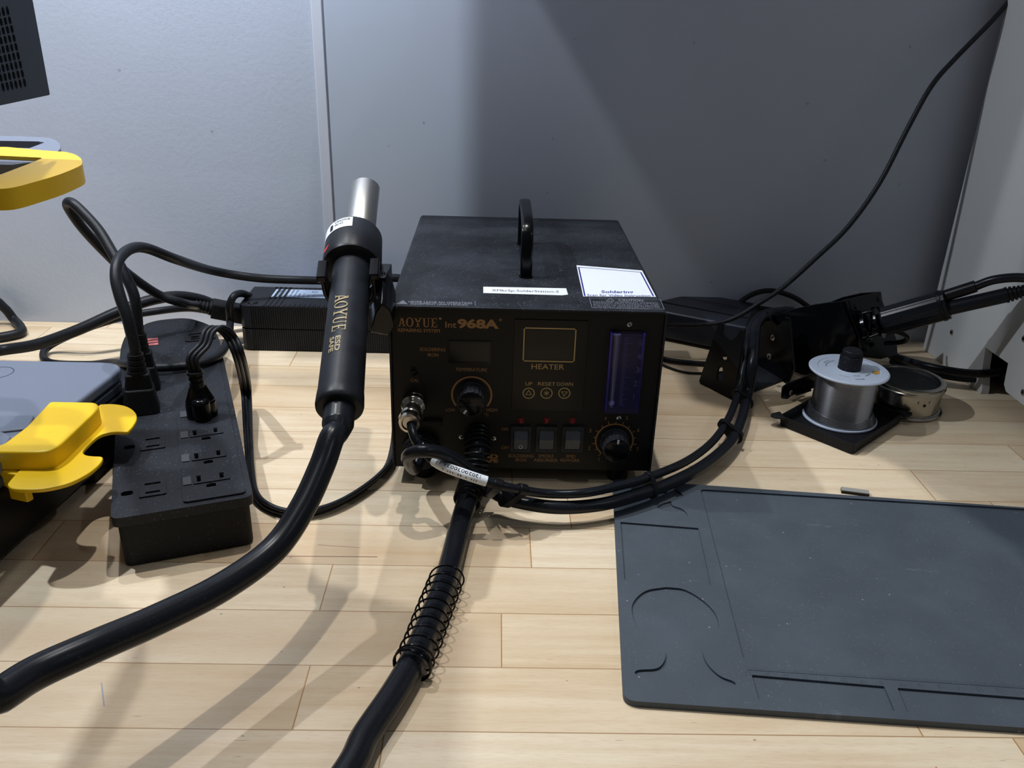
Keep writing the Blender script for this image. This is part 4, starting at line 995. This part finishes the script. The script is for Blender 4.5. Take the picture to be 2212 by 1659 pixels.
# iron body
im = frame(IA, iax, (0, 0, 1)); LI = (IB-IA).length
m = MB(); m.T = im; m.lathe([(.01, -22), (3, -22), (3, -6), (7, -4), (8, 2), (.01, 2)], 24); build('barrel', m, M_gloss, ir)
m = MB(); m.T = im; out = []
for k in range(64):
    a = 2*PI*k/64; r = 1-.03*(k % 4 < 2); out.append((13.5*r*math.cos(a), 10.5*r*math.sin(a)))
m.prism(out, 2, LI+4); m.lathe([(.01, 0), (9, 0), (10.5, 2), (.01, 3)], 32); grip = build('grip', m, M_rubber, ir, bevel=.4)
m = MB(); m.T = im; m.prism([(14.2*math.cos(2*PI*k/40), 11.3*math.sin(2*PI*k/40)) for k in range(40)], LI-2, LI+1); m.T = Matrix.Identity(4); build('collar', m, M_black, ir, bevel=.4)
HA = IB-iax*10+Vector((0, 0, -3.5)); HB = Y(2175, 637, 148)
m = MB(); m.tube([HA, HA.lerp(HB, .5), HB], 6.4, seg=24); build('handle', m, M_rubber, ir)
hx_ = (HB-HA).normalized(); m = MB(); m.T = frame(HB, hx_); pr = [(.01, -1)]
for k in range(5): pr += [(6.9-k*.4, -1+k*3.2), (6.9-k*.4, 1+k*3.2), (5.4-k*.35, 1.2+k*3.2), (5.4-k*.35, 2+k*3.2)]
pr += [(.01, 16)]; m.lathe(pr, 24); build('strain_relief', m, M_black, ir)
UA = IB-iax*14+Vector((0, 4, 6)); UB = Y(2108, 618, 160)
m = MB(); m.tube([UA, UA.lerp(UB, .5), UB], 5.2, seg=20); build('fume_pipe', m, M_black, ir)
loopA = [UA.lerp(UB, .9), UB, Y(2150, 604, 152), Y(2212, 600, 140), Y(2290, 615, 120), Y(2370, 690, 100), Z(2400, 770, 40), Z(2330, 800, 20), Z(2212, 793, 22), Z(2140, 806, 20), Z(2080, 805, 18), Z(2010, 793, 16), Z(1960, 780, 12), Z(1925, 768, 8)]
m = MB(); m.tube(loopA, 3.9); build('rear_fume_tube', m, M_rubber, ir)
loopB = [HB+hx_*14, HB+hx_*24, Y(2280, 650, 125), Y(2350, 710, 105), Z(2370, 790, 30), Z(2300, 812, 14), Z(2212, 806, 12), Z(2140, 818, 10), Z(2080, 818, 8), Z(2010, 806, 7), Z(1960, 792, 5), Z(1925, 780, 4)]
m = MB(); m.tube(loopB, 3.1); build('rear_lead', m, M_rubber, ir)
pa = Z(2160, 803, 20); pb = Z(2162, 817, 10); m = MB(); m.T = frame((pa+pb)/2, (1, .1, 0), pb-pa); m.prism([(9*math.cos(2*PI*k/24), 5.2*math.sin(2*PI*k/24)) for k in range(24)], -2.5, 2.5); build('cable_clip', m, M_black, ir, bevel=.4)

# ================================================================ TRAY, REEL, TIN, LEVER
L_, F_, R_ = Z(1683, 919, 0), Z(1841, 983, 0), Z(1944, 914, 0); K_ = L_+R_-F_
tr = thing('tray', 'square black sheet-metal tray with turned-out corner ears holding the solder reel', 'tray', (L_+R_)/2)
base = [L_, F_, R_, K_]; cen = (L_+R_)/2
top = [cen+(p-cen)*1.0+Vector((0, 0, 9)) for p in base]; Zt = [Z(1683.5, 894, 9), Z(1848, 960, 9)]
m = MB(); b2 = roundpoly(base, 3); n_ = len(b2); bc = [Vector((*p, 0)) for p in b2]
inn = [cen+(p-cen)*.965 for p in bc]
vs = [p+Vector((0, 0, .3)) for p in bc]+[cen+(p-cen)*1.03+Vector((0, 0, 9.5)) for p in bc]+[cen+(p-cen)*.995+Vector((0, 0, 9.5)) for p in bc]+[p+Vector((0, 0, 2)) for p in inn]
fs = [tuple(range(n_-1, -1, -1)), tuple(range(3*n_, 4*n_))]
for k in range(n_):
    l = (k+1) % n_; fs += [(k, l, n_+l, n_+k), (n_+k, n_+l, 2*n_+l, 2*n_+k), (2*n_+k, 2*n_+l, 3*n_+l, 3*n_+k)]
m.add(vs, fs); build('pan', m, M_matte, tr, angle=40)
for p, d in ((L_, (L_-R_)), (R_, (R_-L_))):
    d = d.normalized(); q = cen+(p-cen)*1.02; m = MB(); m.T = frame(q+Vector((0, 0, 9.2)), (0, 0, 1), d); m.prism(roundpoly([(-3, -7), (6, -3.5), (8, 0), (6, 3.5), (-3, 7)], 1.5), -.8, .8); build('ear', m, M_matte, tr, bevel=.3)
sc = Z(1833.6, 799, 47); sc = Vector((sc.x, sc.y, 0))
rl = thing('solder_reel', 'reel of silver solder wire with a white top flange standing in the black tray', 'solder reel', sc)
def RT_(h=0): return Matrix.Translation((sc.x, sc.y, h))
m = MB(); m.T = RT_(); m.cyl(31, 2.2, 4.2, 64, bev=.5); m.T = RT_(); m.cyl(23, 4, 46, 32); build('core', m, M_flange, rl)
m = MB(); m.T = RT_(); m.lathe([(9.5, 46), (31.2, 46), (32.4, 46.6), (32.6, 47.6), (31.6, 48.4), (25.6, 48.4), (24.9, 47.9), (11, 47.9), (9.5, 48.6), (9.5, 46)], 72); fg = build('top_flange', m, M_flange, rl)
m = MB(); m.T = RT_(48.0)
def arc_text(s, r, a0, a1, h):
    m.text(s, 0, 0, 0, 0, fn=lambda u_, v_: ((r+h*(v_-.5))*math.cos(a0+(a1-a0)*u_), (r+h*(v_-.5))*math.sin(a0+(a1-a0)*u_), .05))
arc_text('Solder Wire', 14.8, math.radians(285), math.radians(262), -1.8); arc_text('SN60PB40', 16.8, math.radians(325), math.radians(300), -1.2)
arc_text('rosin core', 18.5, math.radians(250), math.radians(225), -1.1); arc_text('100g', 19, math.radians(345), math.radians(333), -1.1)
arc_text('WARNING CONTAINS LEAD', 18.5, math.radians(110), math.radians(165), 1.1); arc_text('LOT 2041', 20.8, math.radians(120), math.radians(145), 1)
arc_text('kernow', 21.3, math.radians(283), math.radians(262), -2.2)
build('printed_lettering', m, M_dark, fg, smooth_=False)
m = MB(); m.T = RT_(48.0); m.ring(0, 0, 19.5, 24.5, .06, math.radians(-22), math.radians(-10), 6)
for k in range(4): a = math.radians(-24-k*2.2); m.poly([(19.5*math.cos(a), 19.5*math.sin(a), .06), (24-k*.8, 0, .06) if False else ((23.6-k*.6)*math.cos(a), (23.6-k*.6)*math.sin(a), .06), ((23.6-k*.6)*math.cos(a+.02), (23.6-k*.6)*math.sin(a+.02), .06), (19.5*math.cos(a+.02), 19.5*math.sin(a+.02), .06)])
build('orange_mark', m, M_orange, fg, smooth_=False)
m = MB(); m.T = RT_(); pr = [(22, 4.4)]; h = 4.6; i = 0
while h < 45.4:
    r = 25.0; 
    pr += [(r-.42, h), (r, h+.25), (r, h+.55), (r-.42, h+.8)]; h += .84
pr += [(22, 45.8)]; m.lathe(pr, 72); build('wire_winding', m, M_solder, rl, angle=80)
m = MB()
for k in range(7): m.T = RT_(5.2+k*1.1)@Matrix.Rotation(.02*k, 4, 'X')@Matrix.Translation((0, 0, 0)); m.tube([((29.2-k*.6)*math.cos(2*PI*j/60), (29.2-k*.6)*math.sin(2*PI*j/60), 0) for j in range(61)], .55, seg=8, raw=True)
build('loose_wire', m, M_solder, rl)
m = MB(); m.T = RT_(); m.lathe([(9.2, 44), (9.2, 60), (8.6, 61), (8.4, 60.6), (.01, 60.4)], 40); m.cyl(7.9, 60, 65.5, 40, bev=1.0); m.cyl(6.2, 65.4, 65.8, 32)
build('spindle', m, M_dusty, rl)
tc = Z(1963, 817, 28); tc = Vector((tc.x, tc.y, 0))
tn = thing('tip_cleaner_tin', 'round polished steel tin with black open top beside the solder reel', 'tin', tc)
m = MB(); m.T = Matrix.Translation(tc); m.lathe([(.01, 0), (29, 0), (32.5, .8), (32.8, 2.4), (31.4, 3.4), (29.6, 3.8), (29.6, 22), (31.3, 22.6), (31.6, 24.6), (30.8, 25.4), (31.0, 26.2), (30.6, 28), (28.6, 28.8), (26.2, 28.4), (25.6, 26), (25.6, 24.5)], 80); can = build('can', m, M_steel, tn)
m = MB(); m.T = Matrix.Translation(tc); m.lathe([(25.6, 27.4), (24, 25.2), (.01, 24.6)], 64); build('insert', m, M_matte, tn)
m = MB()
for px in (1985, 2010):
    q = Y(px, 864, tc.y-28); a = math.atan2(q.y-tc.y, q.x-tc.x); m.T = Matrix.Translation(tc); m.ball((29.9*math.cos(a), 29.9*math.sin(a), 17.5), 1.2)
build('rivet', m, M_screw, tn)
q = Y(1996, 872, tc.y-28); a = math.atan2(q.y-tc.y, q.x-tc.x); m = MB(); m.T = Matrix.Translation(tc)@Matrix.Rotation(a, 4, 'Z')@Matrix.Translation((29.2, 0, 15))@Matrix.Rotation(PI/2, 4, 'Y'); m.cyl(1.4, 0, .6); build('vent_hole', m, M_gloss, tn)
# lever behind the reel
lp0 = Z(1692, 868, 8); lp1 = Z(1765, 838, 8); h3, LM = vplane((lp0.x, lp0.y, 0), (lp1.x, lp1.y, 0))
m = MB(); m.T = LM; m.prism(roundpoly([h3(*p) for p in ((1688, 861), (1690, 836), (1700, 829), (1757, 805), (1800, 800), (1800, 838), (1765, 835), (1707, 855), (1700, 862))], 2), -.9, .9); lv = build('lever_arm', m, M_gloss, tr, bevel=.4)
s_, z_ = h3(1706, 847); screw(LM@Matrix.Translation((s_, z_, .9)), tr, 2.2, M_screw)
a, b = Vector((*Z(1702, 866, 3)[:2], 9)), Vector((*Z(1752, 850, 3)[:2], 9)); 
m = MB(); m.T = frame((a+b)/2, (0, 0, 1), b-a); m.box((-10, -4, -.8), (10, 4, .8)); build('lever_foot', m, M_matte, tr, bevel=.3)

# ================================================================ WHITE CABINET
q0 = Z(1993, 753, 0); q1 = Z(2092, 831, 0); cb = thing('machine_cabinet', 'tall white acrylic machine cabinet with steel bolts standing at the right edge', 'cabinet', q0)
hc_, CM = vplane(q0, q1)
o_ = [(0, 0), hc_(2092, 830), (hc_(2118, 850)[0], 0), hc_(2119, 835), hc_(2122, 790), hc_(2128, 751), hc_(2177, 785), hc_(2168, 830), hc_(2172, 846), hc_(2212, 877), (375, 13), (375, 900), (0, 900)]
o_[3] = (o_[2][0], 5)
m = MB(); m.T = CM; m.prism(o_, -8, 0); sp = build('side_panel', m, M_white, cb, bevel=.5)
for px, py in ((2056, 718), (2212, 732), (2210, 848)):
    s_, z_ = hc_(px, py); screw(CM@Matrix.Translation((s_, z_, 0)), cb, 2.9, M_screw, hexa=True)
m = MB(); m.T = CM; m.box((0, 13, -360), (375, 900, -352)); build('side_panel', m, M_white, cb); m = MB(); m.T = CM; m.box((0, 892, -352), (375, 900, -8)); build('top_panel', m, M_white, cb)
m = MB(); m.T = CM; m.box((0, 13, -352), (8, 892, -8)); build('back_panel', m, M_white, cb); m = MB(); m.T = CM; m.box((6, 13, -350), (370, 20, -30)); build('floor_panel', m, M_matte, cb); m = MB(); m.T = CM; m.box((9, 14, -60), (366, 400, -55)); build('inner_panel', m, M_matte, cb)
for s_ in (15, 360):
    for d_ in (-25, -335): m = MB(); m.T = CM@Matrix.Translation((s_, 0, d_)); m.T = m.T@Matrix.Rotation(-PI/2, 4, 'X'); m.cyl(9, -13.2, 0); build('foot', m, M_black, cb)

# ================================================================ MACHINE AT THE LEFT EDGE
mc = thing('desktop_machine', 'grey and black desktop machine with yellow latch and yellow handle at the left edge', 'machine', (-300, -80, 0))
LZ = 66
def pz(pts, z, r=0):
    q = [tuple(Z(*p, z)[:2]) for p in pts]; return roundpoly(q, r) if r else q
e_ = Z(237, 820, LZ); ex = e_.x+1.5; rr_ = Z(120, 779, LZ).y
ridge = [(-420, rr_), (ex, rr_), (ex-36, -250), (-420, -250)]
m = MB(); m.prism(roundpoly(ridge, [0, 20, 8, 0]), LZ-9, LZ); lidm = build('lid', m, M_grey, mc, bevel=2.5, bseg=4)
m = MB(); m.prism(roundpoly([(-420, rr_-2), (ex-.5, rr_-2), (ex-36.5, -248), (-420, -248)], [0, 19, 8, 0]), LZ-17, LZ-10.5); build('rim', m, M_slate, mc, bevel=1)
m = MB(); m.prism(roundpoly([(-420, rr_-3), (ex+2, rr_-3), (ex-34, -247), (-420, -247)], [0, 18, 8, 0]), 9, LZ-17.5, scale_top=1.0); build('body', m, M_black, mc, bevel=2, bseg=3)
m = MB(); m.prism(roundpoly([(ex-30, 30), (ex-6, 30), (ex-8, -8), (ex-20, -14), (ex-34, -8)], 3), 0, 9.2); build('foot', m, M_matte, mc)
m = MB(); m.prism(roundpoly([(-410, rr_-20), (-390, rr_-20), (-390, -240), (-410, -240)], 3), 0, 9.2); build('foot', m, M_matte, mc)
m = MB(); q = Z(-5, 805, LZ); m.T = Matrix.Translation((q.x, q.y, LZ)); m.ring(0, 0, 10, 10.8, .1, seg=40); build('lid_button', m, M_slate, mc)
# raised pads on the lid
m = MB(); m.prism(pz(((22, 899), (75, 896), (60, 925), (-30, 935), (-40, 925)), LZ+1.5, 3), LZ-.2, LZ+1.5); m.prism(pz(((-60, 925), (0, 930), (25, 942), (0, 975), (-60, 975)), LZ+1.5, 3), LZ-.2, LZ+1.5); build('lid_pad', m, M_grey, lidm, bevel=1)
# latch
cl = lambda L: [(x*.31342, 740+y*.31342) for x, y in L]
PZ_, FZ_ = 72, 60
fl_o = [tuple(p[:2]) for p in smooth([Z(*p, FZ_) for p in cl([(690, 425), (770, 422), (850, 432), (905, 455), (938, 490), (940, 530), (915, 575), (882, 612)])], 4)]+[tuple(Z(*p, FZ_)[:2]) for p in cl([(870, 614), (800, 612)])]+[tuple(p[:2]) for p in smooth([Z(*p, FZ_) for p in cl([(760, 615), (700, 632), (655, 660), (600, 712), (575, 742), (573, 760), (600, 776), (650, 782), (695, 784), (708, 796), (690, 830), (640, 878), (560, 928), (460, 972), (320, 1004), (200, 1012), (90, 1006), (55, 985), (60, 960), (130, 880)])], 4)]+[tuple(Z(*p, FZ_)[:2]) for p in cl([(280, 780), (540, 560), (660, 450)])]
m = MB(); m.prism(fl_o, FZ_-2.6, FZ_); m.mi = 0
lt = build('latch', m, M_yellow, mc, bevel=.7, bseg=3)
m = MB(); m.prism(pz(cl([(345, 405), (662, 411), (686, 440), (640, 490), (420, 700), (350, 745), (270, 754), (-60, 750), (-120, 720), (20, 700), (180, 580)]), PZ_, [3, 4, 3, 0, 4, 4, 2, 0, 0, 2, 0]), FZ_-1, PZ_); build('latch_cover', m, M_yellow, lt, bevel=1.2, bseg=3)
m = MB(); c_ = Z(121, 917, PZ_); m.T = Matrix.Translation((c_.x, c_.y, PZ_-.25))@Matrix.Diagonal((1, 1.15, 1, 1)); m.lathe([(10, .28), (7, .36), (.01, .42)], 32); build('finger_dent', m, M_yellow, lt)
ta = Z(14, 1018, FZ_); m = MB(); m.prism([(ta.x-6, ta.y+2), (ta.x+10, ta.y-3), (ta.x+12, ta.y+1), (ta.x-4, ta.y+6)], FZ_-20, FZ_-1); build('latch_hook', m, M_yellow, lt, bevel=.8)
# handle overhead
HZ = 240; c3_ = lambda L: [(x*.25316, 280+y*.25316) for x, y in L]
ho = [tuple(p[:2]) for p in smooth([Z(*p, HZ) for p in c3_([(560, 190), (640, 212), (692, 250), (700, 290), (660, 320), (500, 385), (300, 445), (130, 490), (0, 505), (-200, 500)])], 5)]
ho = [tuple(Z(*p, HZ)[:2]) for p in c3_([(-250, 145), (60, 148), (380, 178)])]+ho+[tuple(Z(-90, 385, HZ)[:2])]
hi = pz(c3_([(-180, 222), (0, 222), (365, 240), (250, 290), (0, 385), (-150, 400)]), HZ, 2)
m = MB(); m.prism(ho, HZ-10, HZ, [hi]); build('handle', m, M_yellow, mc, bevel=2, bseg=3)
m = MB(); ao = [tuple(p[:2]) for p in smooth([Z(*p, HZ-2) for p in c3_([(-250, 50), (0, 52), (250, 60), (400, 68), (480, 92), (512, 130), (515, 165)])], 5)]+[tuple(Z(*p, HZ-2)[:2]) for p in c3_([(400, 260), (100, 300), (-250, 300)])]
ai = pz(c3_([(-150, 150), (250, 158), (380, 110), (330, 100), (-150, 92)]), HZ-2)
m.prism(ao, HZ-13, HZ-2, [ai]); build('arm_frame', m, M_grey, mc, bevel=1.5, bseg=3)
# perforated panel
PK = Vector((-166, -62, 0)); PKt = Y(108, 205, -62); dP = Z(0, 228, PKt.z)-PKt; PK = Vector((PKt.x, PKt.y, PKt.z)); 
hP, PMx = vplane(PK, PK-Vector((dP.x, dP.y, 0))); 
holes = []
for r in range(9):
    for c in range(6):
        px = 48+r*-3.55+0-c*9.2+7; px = 52.5-c*9.4-(8-r)*0; 
        cx = (50-8*0)-c*9.3; row = 178-r*19.2; cxp = 53-4.4*0-c*9.3-(r)*4.55; cyp = row+c*1.9
        s_, z_ = hP(cxp, cyp); holes.append([(s_+1.35*math.cos(2*PI*k/10), z_+2.5*math.sin(2*PI*k/10)) for k in range(10)])
zt = 90
m = MB(); m.T = PMx; W2 = 150; m.prism([(-W2, 0), (0, 0), (0, zt), (-W2, zt)], -2.5, 0, [h for h in [[(a, b-0) for a, b in hh] for hh in holes] if True]) if False else None
def loc(hh): return [(a, b-PK.z) for a, b in hh]
m.prism(roundpoly([(-W2, 0), (0, 0), (0, zt), (-W2, zt)], 1.2), -2.5, 0, [loc(h) for h in holes]); build('vent_panel', m, M_slate, mc)
m = MB(); m.T = PMx; m.box((-W2, 1, -60), (-1.0, zt-1, -6)); build('head', m, M_black, mc)
m = MB(); m.box((-420, -120, LZ-1), (-330, -20, 420)); build('column', m, M_grey2, mc, bevel=3)

# ================================================================ UNSEEN SHADE BLOCKERS ADDED ABOVE THE FRAME
m = MB(); m.prism([(-55, WY), (-55, 205), (177, 205), (177, 158), (205, 142), (262, 92), (270, 60), (283, 16), (283, -60), (900, -60), (900, WY)], 556, 574); build('added_shade_board', m, M_trim, kind='structure')  # added board, outline shaped to cast the shadow edges on wall and bench
build('added_shade_panel', MB().box((-179, 176, 352), (75, 182, 700)), M_trim, kind='structure')  # added unseen panel that cuts off the far left lamp's light on the wall
